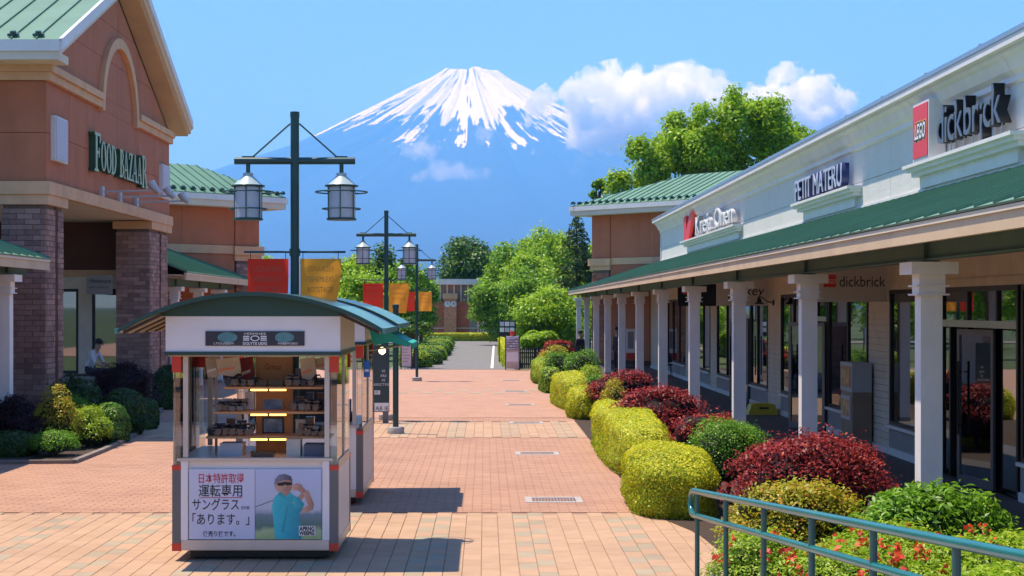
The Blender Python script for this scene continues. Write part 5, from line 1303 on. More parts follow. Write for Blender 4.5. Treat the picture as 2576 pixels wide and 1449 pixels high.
def wob(d, seed, amp):
    r = np.random.default_rng(seed); o = np.zeros(len(d))
    for k in range(7):
        w = r.normal(0, 1, 3)*(2+k*1.3); o += np.sin(d@w+r.uniform(0, 6.28))*amp/(1+k*0.5)
    return o
def core_mesh(name, R_, p, seed, amp, m, shrink=0.93, zmin=0.0, ctr=(0,0,0)):
    bm = bmesh.new(); bmesh.ops.create_icosphere(bm, subdivisions=4, radius=1); d = unit(np.array([v.co[:] for v in bm.verts]))
    V = super_pts(d, p)*(1+wob(d, seed, amp))[:, None]*np.array(R_)*shrink+np.array(ctr); V[:, 2] = np.maximum(V[:, 2], zmin)
    for v, c in zip(bm.verts, V): v.co = c
    me = bpy.data.meshes.new(name); bm.to_mesh(me); bm.free(); me.materials.append(m); me.polygons.foreach_set('use_smooth', [True]*len(me.polygons)); return me

L_YEL = leaf_mat('leaf_yellow_green', (0.48,0.50,0.012), (0.66,0.63,0.02), (0.74,0.68,0.06), 0.38)
L_LIME = leaf_mat('leaf_lime', (0.20,0.34,0.012), (0.40,0.54,0.02), (0.44,0.54,0.05), 0.3)
L_GRN = leaf_mat('leaf_green', (0.07,0.19,0.012), (0.18,0.40,0.022), (0.3,0.5,0.05), 0.35)
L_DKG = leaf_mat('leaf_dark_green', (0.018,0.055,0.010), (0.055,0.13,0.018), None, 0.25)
L_RED = leaf_mat('leaf_red_maple', (0.09,0.012,0.018), (0.42,0.05,0.055), (0.60,0.08,0.05), 0.40, 0.5, 0.35)
L_RED2 = leaf_mat('leaf_bright_red_maple', (0.14,0.014,0.016), (0.44,0.04,0.04), (0.65,0.10,0.05), 0.40, 0.5, 0.35)
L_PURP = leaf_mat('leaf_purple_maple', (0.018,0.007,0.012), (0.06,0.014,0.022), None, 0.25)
L_GOLD = leaf_mat('leaf_gold_maple', (0.28,0.34,0.02), (0.52,0.46,0.03), (0.65,0.24,0.06), 0.35)
L_AZA = leaf_mat('leaf_azalea', (0.16,0.31,0.015), (0.36,0.54,0.03), (0.5,0.6,0.08), 0.35)
L_TREE = leaf_mat('leaf_tree', (0.10,0.23,0.014), (0.26,0.46,0.025), (0.36,0.56,0.05), 0.42)
L_TREE2 = leaf_mat('leaf_tree_bright', (0.18,0.33,0.014), (0.38,0.58,0.03), (0.48,0.64,0.06), 0.45)
L_TREED = leaf_mat('leaf_tree_dark', (0.04,0.10,0.014), (0.12,0.24,0.03), None, 0.3)
L_CON = leaf_mat('leaf_conifer', (0.03,0.065,0.012), (0.10,0.16,0.025), None, 0.2)
L_FLOWER = leaf_mat('petal_red', (0.62,0.05,0.03), (0.80,0.11,0.06), None, 0.3)
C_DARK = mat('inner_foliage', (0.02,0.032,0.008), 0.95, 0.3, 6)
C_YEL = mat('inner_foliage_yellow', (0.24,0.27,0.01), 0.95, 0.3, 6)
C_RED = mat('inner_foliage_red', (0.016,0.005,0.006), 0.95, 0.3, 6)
M_BARK = mat('bark', (0.085,0.06,0.042), 0.9, 0.3, 9, bump=0.6, bscale=20)
SEED = [100]
def nxt(): SEED[0] += 1; return SEED[0]

DARKER = {'leaf_yellow_green': L_LIME, 'leaf_lime': L_GRN, 'leaf_green': L_DKG}
def clipped(label, X0, X1, Y0, Y1, h, leaf, core=C_DARK, n=9000, size=0.032, p=5.0, amp=0.045, name='clipped_hedge', cat='hedge', group='clipped hedges', rz=0.0):
    """a sheared hedge: box-like body, small leaves over its skin"""
    sd = nxt(); rng = np.random.default_rng(sd)
    t = thing(name, ((X0+X1)/2, (Y0+Y1)/2, 0), rz, label, cat, group)
    Rr = np.array([(X1-X0)/2, (Y1-Y0)/2, h*0.60]); ctr = np.array([0, 0, h*0.40])
    d = sdir(int(n*1.5), rng); d = d[d[:, 2] > -0.75]
    # spread evenly over the surface rather than over directions
    wgt = np.linalg.norm(d*np.array([Rr[1]*Rr[2], Rr[0]*Rr[2], Rr[0]*Rr[1]]), axis=1); wgt /= wgt.max()
    d = np.concatenate([d[rng.uniform(0, 1, len(d)) < wgt] for _ in range(1)])
    while len(d) < n:
        e = sdir(n, rng); e = e[e[:, 2] > -0.75]; w2 = np.linalg.norm(e*np.array([Rr[1]*Rr[2], Rr[0]*Rr[2], Rr[0]*Rr[1]]), axis=1); d = np.concatenate([d, e[rng.uniform(0, 1, len(e)) < w2/w2.max()]])
    d = d[:n]
    P = super_pts(d, p)*(1+wob(d, sd, amp)+rng.normal(-0.01, 0.020, len(d))+np.where(rng.uniform(0,1,len(d))<0.03, 0.04, 0.0))[:, None]*Rr+ctr
    N = unit(np.sign(d)*np.abs(super_pts(d, p))**(p-1)/Rr)
    P[:, 2] = np.maximum(P[:, 2], 0.015)
    darker = DARKER.get(leaf.name)
    if darker is not None:
        pr = 0.10+0.75*np.clip(0.75-P[:, 2]/h, 0, 1)+0.25*(wob(d*1.7, sd+5, 0.5) > 0.25); o_ = rng.uniform(0, 1, len(P)) < pr  # darker green leaves, more of them towards the ground and in random patches
        link('darker_leaves', leaf_mesh('darker_leaves', P[o_], N[o_], size, darker, rng, 0.7, 0.12, jit=0.5), t); P, N = P[~o_], N[~o_]
    link('foliage', leaf_mesh('foliage', P, N, size, leaf, rng, 0.7, 0.12, jit=0.36), t)
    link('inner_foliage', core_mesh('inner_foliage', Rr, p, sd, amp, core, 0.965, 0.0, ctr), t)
    return t
def lobes_pts(n, lobes, rng, inner=0.18, low=-0.55):
    """points through a cluster of ellipsoid lobes, dense near their skins"""
    w = np.array([l[1][0]*l[1][1]+l[1][0]*l[1][2] for l in lobes]); w = w/w.sum()
    idx = rng.choice(len(lobes), n, p=w)
    C = np.array([l[0] for l in lobes])[idx]; Q = np.array([l[1] for l in lobes])[idx]
    d = sdir(n, rng); d[:, 2] = np.where(d[:, 2] < low, -d[:, 2], d[:, 2])
    r = 1-np.abs(rng.normal(0, inner, n)); r = np.maximum(r, 0.2)
    return C+d*Q*r[:, None], unit(d/Q)
def bush(label, X, Y, w, dp, z0, h, leaf, core=C_DARK, n=6000, size=0.05, lob=14, name='shrub', cat='shrub', group='shrubs in the planting beds', layered=False, aspect=0.5, droop=0.0, up=0.7, flowers=0, stems=True, seed=None):
    sd = seed if seed else nxt(); rng = np.random.default_rng(sd)
    t = thing(name, (X, Y, 0), rng.uniform(-0.3, 0.3), label, cat, group)
    lobes = []
    for i in range(lob*(2 if layered else 1)+6):
        d = sdir(1, rng)[0]; d[2] = abs(d[2])*1.0-0.25
        q = rng.uniform(0.60, 0.86) if layered else rng.uniform(0.55, 0.76)
        c = np.array([d[0]*w/2*q, d[1]*dp/2*q, z0+(h-z0)*0.45+d[2]*(h-z0)*(0.54 if layered else 0.48)])
        k = rng.uniform(0.11, 0.25) if layered else rng.uniform(0.22, 0.36)
        lobes.append((c, (w*k, dp*k, (h-z0)*k*(0.40 if layered else 0.95))))
    P, N = lobes_pts(n, lobes, rng, 0.10 if not layered else 0.14)
    P = P+rng.normal(0, 0.030 if layered else 0.014, P.shape)
    shoot = rng.uniform(0, 1, len(P)) < 0.05; P[shoot] += N[shoot]*np.abs(rng.normal(0, 0.06, (shoot.sum(), 1)))+np.array([0, 0, 0.02])
    P[:, 2] = np.clip(P[:, 2], 0.03, h*1.12)
    link('foliage', leaf_mesh('foliage', P, N, size, leaf, rng, aspect, 0.15, droop, up), t)
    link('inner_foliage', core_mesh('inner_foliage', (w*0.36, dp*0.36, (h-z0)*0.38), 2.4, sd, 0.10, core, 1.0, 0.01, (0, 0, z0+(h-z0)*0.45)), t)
    if stems:
        mb = MB()
        for i in range(5):
            a = rng.uniform(0, 6.28); mb.tube([(0.04*math.cos(a),0.04*math.sin(a),0),(0.12*w*math.cos(a),0.12*dp*math.sin(a),z0+0.35*(h-z0)),(0.3*w*math.cos(a),0.3*dp*math.sin(a),z0+0.6*(h-z0))],[0.02,0.014,0.006],6)
        mb.build('stems', M_BARK, t, False)
    if flowers:
        d = sdir(flowers*3, rng); d = d[d[:, 2] > 0.15][:flowers]
        PP = []; NN = []
        for k in range(len(d)):
            c = d[k]*np.array([w*0.50, dp*0.50, 0.0])+np.array([0, 0, z0+(h-z0)*(0.56+0.52*d[k][2])])
            PP.append(c+rng.normal(0, 0.020, (9, 3))); NN.append(np.repeat(d[k][None], 9, 0))
        link('flowers', leaf_mesh('flowers', np.concatenate(PP), np.concatenate(NN), 0.046, L_FLOWER, rng, 0.8, 0.2), t)['kind'] = 'stuff'
    return t
GR = 'plants along the shop row bed'; GL = 'plants in the bed before the hall'
# ---- clipped hedges and shrubs along the right bed, from far to near
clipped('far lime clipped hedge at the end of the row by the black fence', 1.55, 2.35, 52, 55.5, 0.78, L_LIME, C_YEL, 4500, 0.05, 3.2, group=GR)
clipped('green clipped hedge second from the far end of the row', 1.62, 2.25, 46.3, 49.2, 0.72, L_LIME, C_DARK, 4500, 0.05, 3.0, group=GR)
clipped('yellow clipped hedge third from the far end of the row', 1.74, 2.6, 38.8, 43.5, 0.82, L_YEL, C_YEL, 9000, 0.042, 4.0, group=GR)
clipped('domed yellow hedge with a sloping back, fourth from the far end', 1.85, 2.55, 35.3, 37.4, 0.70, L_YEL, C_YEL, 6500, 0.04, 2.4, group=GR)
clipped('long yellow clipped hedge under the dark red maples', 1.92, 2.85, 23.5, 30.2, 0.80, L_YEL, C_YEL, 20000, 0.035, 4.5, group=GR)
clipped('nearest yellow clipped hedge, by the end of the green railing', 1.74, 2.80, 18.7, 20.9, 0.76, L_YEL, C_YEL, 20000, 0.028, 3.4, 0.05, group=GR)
bush('dark red dwarf maple farthest off, before the fence', 2.80, 62, 1.35, 1.2, 0.2, 1.30, L_RED2, C_RED, 2600, 0.09, 12, group=GR, layered=True)
bush('yellow and red tinged bush beside the far red maple', 2.45, 57, 1.1, 1.0, 0.1, 1.10, L_GOLD, C_DARK, 2600, 0.075, 12, group=GR)
bush('bright green round bush behind the far clipped hedges, left one', 2.35, 51, 0.9, 0.9, 0.1, 1.05, L_GRN, C_DARK, 3000, 0.06, 12, group=GR)
bush('bright green round bush behind the far clipped hedges, right one', 3.05, 50, 1.1, 1.0, 0.1, 1.14, L_GRN, C_DARK, 3500, 0.06, 12, group=GR)
bush('low green bush with orange tips above the third hedge', 2.95, 44.5, 0.8, 0.8, 0.1, 0.85, L_LIME, C_DARK, 2600, 0.05, 10, group=GR)
bush('small fresh green bush left of the dark red maples', 2.75, 39.5, 0.55, 0.6, 0.1, 0.86, L_GRN, C_DARK, 2600, 0.045, 10, group=GR)
bush('dark red maple shrub standing highest behind the domed hedge', 3.10, 35.6, 1.5, 1.3, 0.2, 1.15, L_RED, C_RED, 5000, 0.062, 18, group=GR, layered=True, droop=0.3)
bush('yellowish bush squeezed between the two dark red maples', 2.55, 31.5, 0.5, 0.6, 0.1, 1.0, L_GOLD, C_DARK, 2400, 0.045, 10, group=GR)
bush('large spreading dark red maple shrub over the long yellow hedge', 3.02, 27.2, 1.65, 1.4, 0.15, 1.20, L_RED, C_RED, 9000, 0.055, 24, group=GR, layered=True, droop=0.35)
bush('brighter red maple shrub behind the round green bush', 3.25, 23.6, 1.15, 1.0, 0.1, 1.0, L_RED2, C_RED, 6000, 0.05, 18, group=GR, layered=True, droop=0.3)
bush('round bright green boxwood bush behind the nearest yellow hedge', 3.10, 20.6, 1.02, 0.9, 0.2, 1.02, L_GRN, C_DARK, 12000, 0.032, 26, group=GR)
bush('nearest dark red maple shrub, widest of all', 3.50, 17.2, 1.75, 1.4, 0.12, 1.20, L_RED, C_RED, 15000, 0.048, 34, group=GR, layered=True, droop=0.35)
bush('gold and orange maple bush in front of the nearest red maple', 2.98, 15.2, 1.40, 1.0, 0.08, 0.86, L_GOLD, C_DARK, 11000, 0.045, 24, group=GR, layered=True, droop=0.2)
bush('large-leaved bright green bush at the foot of the nearest column', 4.05, 14.4, 1.30, 1.0, 0.08, 0.84, L_GRN, C_DARK, 5500, 0.085, 22, group=GR, aspect=0.34, up=0.6)
bush('small pinkish green azalea below the railing, leftmost', 2.20, 12.8, 0.75, 0.8, 0.03, 0.66, L_AZA, C_DARK, 7000, 0.038, 20, group=GR, aspect=0.4, flowers=12)
bush('flowering azalea with many red blooms under the railing', 2.95, 12.3, 1.40, 1.4, 0.03, 0.64, L_AZA, C_DARK, 12000, 0.05, 30, group=GR, aspect=0.32, up=0.6, flowers=60)
bush('leafy lime azalea at the right edge under the railing', 3.95, 12.2, 1.5, 1.5, 0.03, 0.74, L_AZA, C_DARK, 12000, 0.062, 30, group=GR, aspect=0.32, up=0.6, flowers=14)
bush('low lime azalea nearest the camera by the railing posts', 2.70, 10.3, 1.3, 1.4, 0.03, 0.70, L_AZA, C_DARK, 12000, 0.055, 28, group=GR, aspect=0.32, up=0.6, flowers=34)
bush('broad lime azalea filling the lower right corner', 3.55, 10.2, 1.5, 1.5, 0.03, 0.78, L_AZA, C_DARK, 12000, 0.060, 28, group=GR, aspect=0.32, up=0.6, flowers=10)
bush('lime azalea between the gold maple and the large-leaved bush', 3.45, 13.4, 1.1, 1.0, 0.03, 0.62, L_AZA, C_DARK, 8000, 0.055, 22, group=GR, aspect=0.32, up=0.6, flowers=14)
# ---- bed before the hall
def lb(x0, x1, yt, Y): return (((x0+x1)/2-CX)*Y/FPX, Y, (x1-x0)*Y/FPX, EYE-(yt-CY)*Y/FPX)
def bl(label, x0, x1, yt, Y, leaf, core=C_DARK, n=4500, size=0.05, lob=14, **k):
    X, Yc, w, h = lb(x0, x1, yt, Y); return bush(label, X, Yc, w*1.05, w*0.95, 0.05, h, leaf, core, n, size, lob, group=GL, **k)
def cl_(label, x0, x1, yt, Y, leaf, dp=0.9, n=5000, size=0.04, p=3.2, core=C_DARK):
    X, Yc, w, h = lb(x0, x1, yt, Y); return clipped(label, X-w/2, X+w/2, Y-dp/2, Y+dp/2, h, leaf, core, n, size, p, group=GL)
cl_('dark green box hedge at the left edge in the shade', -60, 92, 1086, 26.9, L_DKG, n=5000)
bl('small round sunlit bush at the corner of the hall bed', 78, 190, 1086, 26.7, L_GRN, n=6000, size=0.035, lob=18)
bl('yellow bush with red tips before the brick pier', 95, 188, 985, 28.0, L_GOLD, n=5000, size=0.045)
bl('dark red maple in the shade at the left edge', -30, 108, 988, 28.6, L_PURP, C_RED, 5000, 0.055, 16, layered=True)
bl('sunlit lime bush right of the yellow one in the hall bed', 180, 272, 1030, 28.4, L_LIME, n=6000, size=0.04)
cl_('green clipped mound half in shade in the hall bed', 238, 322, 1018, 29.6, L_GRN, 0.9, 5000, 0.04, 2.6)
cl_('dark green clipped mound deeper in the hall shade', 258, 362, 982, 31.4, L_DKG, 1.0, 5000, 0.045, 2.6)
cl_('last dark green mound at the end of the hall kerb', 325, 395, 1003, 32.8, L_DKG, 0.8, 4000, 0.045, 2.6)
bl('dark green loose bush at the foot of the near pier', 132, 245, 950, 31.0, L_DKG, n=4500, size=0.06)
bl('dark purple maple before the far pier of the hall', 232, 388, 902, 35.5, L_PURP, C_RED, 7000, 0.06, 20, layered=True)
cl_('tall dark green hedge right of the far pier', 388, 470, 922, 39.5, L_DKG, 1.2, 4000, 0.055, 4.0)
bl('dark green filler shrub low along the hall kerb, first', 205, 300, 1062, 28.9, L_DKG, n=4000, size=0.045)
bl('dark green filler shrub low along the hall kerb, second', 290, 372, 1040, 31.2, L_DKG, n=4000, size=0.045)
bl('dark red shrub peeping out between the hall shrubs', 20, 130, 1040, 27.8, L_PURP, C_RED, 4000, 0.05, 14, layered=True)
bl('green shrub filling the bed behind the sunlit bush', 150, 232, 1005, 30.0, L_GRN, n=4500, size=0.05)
# ---- hedges of the road
clipped('low yellow hedge running before the clock building', -4.4, 1.0, 118.8, 119.8, 0.62, L_YEL, C_YEL, 6000, 0.09, 6.0, group='hedges along the road')
clipped('lime hedge along the right side of the road', 0.70, 1.45, 66.5, 92, 0.85, L_YEL, C_YEL, 6000, 0.09, 6.0, group='hedges along the road')
for i, (x, Y, w) in enumerate(((1052,66.5,1.1),(1073,69.5,1.3),(1084,75,1.4),(1094,82,1.5),(1103,91,1.6),(1110,101,1.6))):
    X = (x-CX)*Y/FPX; clipped('low clipped green mound beside the road, %s from the walkway' % ('first','second','third','fourth','fifth','last')[i], X-w/2-0.3, X+w/2, Y, Y+1.8, 0.66, L_GRN if i % 2 else L_LIME, C_DARK, 2600, 0.075, 3.0, group='hedges along the road')

# ---- trees
def tree_mesh(w, dp, zc, hh, leaf, n, size, lob, seed, flat=0.9):
    rng = np.random.default_rng(seed); lobes = []
    for i in range(lob):
        d = sdir(1, rng)[0]; k = rng.uniform(0.16, 0.34); q = rng.uniform(0.55, 0.86)
        lobes.append((np.array([d[0]*w/2*q, d[1]*dp/2*q, zc+d[2]*hh/2*q]), (w*k*0.75, dp*k*0.75, hh*k*0.75*flat)))
    P, N = lobes_pts(n, lobes, rng, 0.30, -0.6); P = P+rng.normal(0, 0.16 if w > 2 else 0.05, P.shape)
    return leaf_mesh('crown', P, N, size, leaf, rng, 0.62, 0.15, 0.2, up=0.45), lobes
def trunk_mb(zc, hh, lobes, r):
    mb = MB(); mb.tube([(0,0,0),(0.03,0.02,zc*0.45),(0.0,0.05,zc+0.1*hh)],[r,r*0.72,r*0.35],9)
    for c, q in lobes[:8]:
        b = Vector((0.02,0.03,zc*0.5+0.1*hh)); mb.tube([b, (b+Vector(c))/2+Vector((0,0,0.15)), Vector(c)],[r*0.42,r*0.25,r*0.08],6)
    return mb
TG = 'trees around the shopping street'
def tree(label, x, yt, yb, rx, Y, leaf, n=9000, size=0.19, lob=22, name='broadleaf_tree', rz=0.0, flat=0.9):
    """crown between picture rows yt and yb at distance Y, rx half width"""
    X = (x-CX)*Y/FPX; zt = EYE-(yt-CY)*Y/FPX; zb = max(EYE-(yb-CY)*Y/FPX, 0.5); w = 2*rx*Y/FPX
    t = thing(name, (X, Y, 0), rz, label, 'tree', TG)
    me, lobes = tree_mesh(w, w*0.95, (zt+zb)/2, zt-zb, leaf, n, size, lob, nxt(), flat)
    link('crown', me, t); trunk_mb((zt+zb)/2, zt-zb, lobes, 0.05+0.02*zt).build('trunk', M_BARK, t, False, smooth=True)
    return t
tree('tree of light foliage left of the second lamp post', 862, 628, 830, 78, 84, L_TREE2)
tree('dark green dense tree behind the second lamp post', 965, 632, 800, 58, 92, L_TREED, 9000, 0.2, 24)
tree('mid green tree between the second and third lamp posts', 1015, 655, 850, 74, 86, L_TREE, 11000)
tree('round green tree left of the clock pillar', 1058, 690, 850, 44, 98, L_TREE, 8000)
tree('light green tree at the left behind the rear kiosk', 915, 690, 870, 75, 76, L_TREE2, 9000)
tree('tree showing between the columns of the left wing', 470, 690, 850, 80, 74, L_TREE2, 5000)
tree('bright tree behind the left pavilion canopy', 570, 690, 850, 60, 78, L_TREE2, 4000)
tree('big dark round tree behind the clock building', 1185, 600, 790, 82, 140, L_TREED, 12000, 0.28, 28)
tree('tall mid green tree right of the clock building', 1305, 598, 830, 92, 118, L_TREE, 14000, 0.24, 30)
tree('spreading tree overhanging the clock building wall', 1268, 690, 850, 78, 106, L_TREE, 12000, 0.22, 28)
tree('yellow green tree rising behind the conifer', 1395, 575, 820, 75, 122, L_TREE2, 12000, 0.24, 26)
tree('large dense tree right of the road, nearest one', 1395, 735, 935, 100, 82, L_TREE2, 18000, 0.16, 36)
tree('mid green tree half behind the far pavilion pier', 1480, 660, 860, 70, 94, L_TREE2, 9000, 0.19, 24)
tree('shadowy green tree behind the black fence', 1335, 680, 900, 75, 98, L_TREE, 12000, 0.2, 28)
tree('low bushy tree beside the directory board', 1345, 830, 935, 48, 72, L_TREE2, 5000, 0.17, 14)
def big_tree():
    Y = 86.0; k = Y/FPX; rng = np.random.default_rng(nxt()); X0_ = (1790-CX)*k
    t = thing('broadleaf_tree', (X0_, Y, 0), 0, 'large broad maple tree towering over the right pavilion roof', 'tree', TG)
    L = [(1850,292,52),(1805,325,66),(1722,335,56),(1915,335,66),(1700,306,34),(1858,258,26),(1962,322,40),(1640,395,56),(1702,405,66),(1606,438,44),(1570,452,36),(1552,470,24),(1790,420,90),(1900,420,84),(1985,318,20),(1760,296,34),(1838,272,30),(1880,300,40),(1675,360,40),(1990,390,50),(1820,380,80),(1748,372,60),(1940,376,60),(1655,440,60)]
    lobes = []
    for x, y, r in L:
        for q in range(3):
            j = rng.normal(0, 0.35, 3)*r*k
            lobes.append((np.array([(x-1790)*k+j[0], rng.uniform(-1, 1)*max(0.6, 3.6-abs(x-1800)*k*0.55)+j[1], EYE-(y-CY)*k+j[2]*0.7]), (r*k*rng.uniform(0.45, 0.75), r*k*rng.uniform(0.5, 0.85), r*k*rng.uniform(0.42, 0.75))))
    P, N = lobes_pts(42000, lobes, rng, 0.34, -0.6); P = P+rng.normal(0, 0.17, P.shape)
    link('crown', leaf_mesh('crown', P, N, 0.22, L_TREE2, rng, 0.62, 0.15, 0.25, up=0.4), t)
    trunk_mb(8.0, 9.0, [lobes[i] for i in (0, 6, 9, 21, 24, 36, 39, 60)], 0.32).build('trunk', M_BARK, t, False, smooth=True)
big_tree()
tree('slim young treetop left of the big maple', 1508, 455, 520, 26, 90, L_TREE, 900, 0.22, 8)
tree('treetop showing over the white eave right of the big maple', 2012, 325, 480, 50, 90, L_TREE2, 3000, 0.26, 10)
tree('small cloud-pruned tree beside the road', 1042, 795, 850, 48, 66, L_TREED, 3500, 0.14, 10, 'pruned_tree', flat=0.5)
tree('broad light green tree filling in left of the conifer', 1345, 640, 850, 80, 112, L_TREE2, 12000, 0.22, 28)
tree('soft green tree before the conifer and the pavilion', 1440, 690, 880, 70, 90, L_TREE2, 12000, 0.18, 28)
tree('distant tree on the slope behind the nearest broad trees', 1250, 635, 800, 70, 150, L_TREE, 9000, 0.3, 24)
tree('distant tree on the slope left of the conifer', 1330, 605, 800, 75, 152, L_TREE2, 10000, 0.3, 26)
tree('distant light tree high on the slope before the conifer tip', 1410, 590, 800, 70, 146, L_TREE2, 10000, 0.3, 26)
tree('distant tree closing the gap between conifer and pavilion', 1478, 600, 820, 62, 138, L_TREE2, 9000, 0.28, 24)
tree('distant tree behind the second lamp post', 905, 660, 820, 70, 130, L_TREE, 8000, 0.27, 22)
tree('distant tree between the third lamp post and the clock pillar', 1065, 690, 820, 50, 134, L_TREE, 6000, 0.27, 20)
# conifer: whorls of drooping branches
def conifer(label, x, yt, yb, rx, Y):
    rng = np.random.default_rng(nxt()); X = (x-CX)*Y/FPX; zt = EYE-(yt-CY)*Y/FPX; zb = max(EYE-(yb-CY)*Y/FPX, 0.6); w = rx*Y/FPX
    t = thing('conifer_tree', (X, Y, 0), 0, label, 'tree', TG); lobes = []
    for k in range(16):
        f = k/15; z = zb+(zt-zb)*f; r = w*(1-f)**0.8+0.1
        for j in range(6):
            a = rng.uniform(0, 6.28); lobes.append((np.array([math.cos(a)*r*0.6, math.sin(a)*r*0.6, z-0.1*r]), (r*0.45, r*0.45, 0.22+0.12*r)))
    P, N = lobes_pts(8000, lobes, rng, 0.2, -0.5)
    link('crown', leaf_mesh('crown', P, N, 0.22, L_CON, rng, 0.4, 0.1, 0.3), t)
    MB().tube([(0,0,0),(0,0,zt*0.95)],[0.2,0.03],8).build('trunk', M_BARK, t, False, smooth=True)
conifer('dark pointed conifer left of the far pavilion', 1450, 535, 800, 85, 88)
# trees of the street that only the shop windows show
for i, (X, Y, s) in enumerate(((-14,-16,1.2),(-7.5,-22,1.0),(-17,100,1.15),(-20,112,1.2),(-21,128,1.3),(2,-26,1.1))):
    t = thing('broadleaf_tree', (X, Y, 0), i*1.1, ('green tree mirrored in the hall window, left one','green tree mirrored in the hall window, right one','tree far behind the left pavilion mirrored in the shop glass, nearest','tree far behind the left pavilion mirrored in the shop glass, second','tree far behind the left pavilion mirrored in the shop glass, third','tree behind the viewer mirrored in glass')[i], 'tree', TG)
    if i == 0:
        me, lobes = tree_mesh(6.5, 6.5, 3.6, 5.6, L_TREE2, 9000, 0.26, 22, nxt()); cr0 = me; tk0 = trunk_mb(3.6, 5.6, lobes, 0.18).build('trunk', M_BARK, t, False, smooth=True).data; link('crown', me, t)
    else:
        link('crown', cr0, t); link('trunk', tk0, t)
    t.scale = (s, s, s)
# ================================================================== STREET FURNITURE
# ---- ramp and railing in the foreground
RA = at(1745, 1235, 12.6); RB = at(2575, 1400, 5.7); RD = (RB-RA)
M_RAIL = mat('rail_green', (0.008, 0.125, 0.115), 0.22, 0.12, 3, spec=0.6)
M_RPOST = mat('rail_post_green', (0.03, 0.095, 0.085), 0.3, 0.12, 3, spec=0.5)
def rail_at_y(Y): f = (Y-RA.y)/RD.y; return RA+RD*f
zr = lambda Y: rail_at_y(Y).z-0.98
rp = MB().slab([(-2.4,13.2,-0.03),(-2.4,13.2,0.01),(-2.4,3.0,zr(3.0)),(-2.4,3.0,-0.03)],(4.0,0,0)).build('ramp', M_CONC); props(rp, kind='structure')
t = thing('handrail', (1.7, 12.5, 0), 0, 'green tubular handrail with two rails sloping across the lower right', 'railing')
low = Vector((0, 0, -0.19)); e = rail_at_y(2.6)
u = -RD.normalized()
MB().tube([e, RA], 0.0245, 16).build('top_rail', M_RAIL, t, smooth=True)
MB().tube([e+low, RA+low-u*0.02], 0.0225, 16).build('lower_rail', M_RAIL, t, smooth=True)
lp = []
for k in range(13):
    a = math.pi*k/12; lp.append(RA+Vector((0,0,-0.095))+Vector((0,0,0.095))*math.cos(a)+u*(0.16*math.sin(a)))
MB().tube([RA-u*0.01]+lp+[RA+low-u*0.03], 0.0235, 16).build('end_bend', M_RAIL, t, smooth=True)
for Y in (12.45, 11.28, 10.03, 8.80, 7.60, 6.42, 5.24, 4.06):
    p = rail_at_y(Y); z0 = max(zr(Y), 0.0)
    MB().tube([(p.x,p.y,z0),(p.x,p.y,p.z-0.015)],0.019,12).build('post', M_RPOST, t, smooth=True)
t = thing('ground_light', (2.13, 14.75, 0), 0, 'small round glass ground light at the edge of the paving', 'light')
MB().lathe([(0.055,0),(0.055,0.02),(0.03,0.03),(0.03,0.05)],(2.13,14.75,0),16).build('base', M_STEEL, t, smooth=True)
MB().lathe([(0.025,0.05),(0.042,0.065),(0.046,0.085),(0.036,0.11),(0.006,0.12)],(2.13,14.75,0),18).build('globe', M_CLEARP, t, smooth=True)
# ---- green pole on a concrete foot
g_ = gnd(995, 1090)
t = thing('green_pole', (g_.x, g_.y, 0), 0, 'short green pole on a round concrete foot right of the kiosks', 'pole')
MB().lathe([(0.17,0),(0.17,0.11),(0.155,0.13)],g_,20).build('foot', M_CONC, t, smooth=True)
MB().lathe([(0.058,0.125),(0.058,2.50),(0.065,2.50),(0.065,2.56),(0.02,2.57)],g_,16).build('pole', M_POST, t, smooth=True)
# ---- dark green sign board between the kiosk and the pole
t = thing('sign_board', at(958,0,34.5).xy.to_3d(), 0, 'dark green standing sign board with white figures behind the rear kiosk', 'sign')
Yb = 34.5; xa = at(925,0,Yb).x; xb = at(979,0,Yb).x; zf = lambda y: EYE-(y-CY)*Yb/FPX
MB().box(xa, xb, Yb-0.03, Yb+0.03, zf(1036), zf(868)).build('board', mat('board_green', (0.035,0.06,0.06), 0.5, 0.1, 3), t)
MB().box(xb-0.14, xb-0.02, Yb-0.05, Yb+0.05, 0, zf(1036)-0.001).build('foot', M_KGREY, t); MB().box(xa+0.02, xa+0.14, Yb-0.05, Yb+0.05, 0, zf(1036)-0.001).build('foot', M_KGREY, t)
for y, s in ((936,'03'),(948,'XR3'),(959,'03'),(970,'KIOCTYO')): text('lettering', s, 0.075, Matrix.Translation((xb-0.09-0.035*len(s),Yb-0.034,zf(y)))@FACE_CAM, M_SIGNWHITE, t)
for x0_, y0_, y1_, s in ((942,982,992,'85'),(942,1013,1034,'AB IE')):
    c = MB().box(at(x0_,0,Yb).x, at(x0_+(14 if y1_ < 1000 else 36),0,Yb).x, Yb-0.038, Yb-0.0305, zf(y1_), zf(y0_)).build('label', M_SIGNWHITE, t)
    text('lettering', s, 0.08 if y1_ < 1000 else 0.13, Matrix.Translation((at(x0_+2,0,Yb).x,Yb-0.042,zf(y1_-2)))@FACE_CAM, M_SIGNBLK, c)
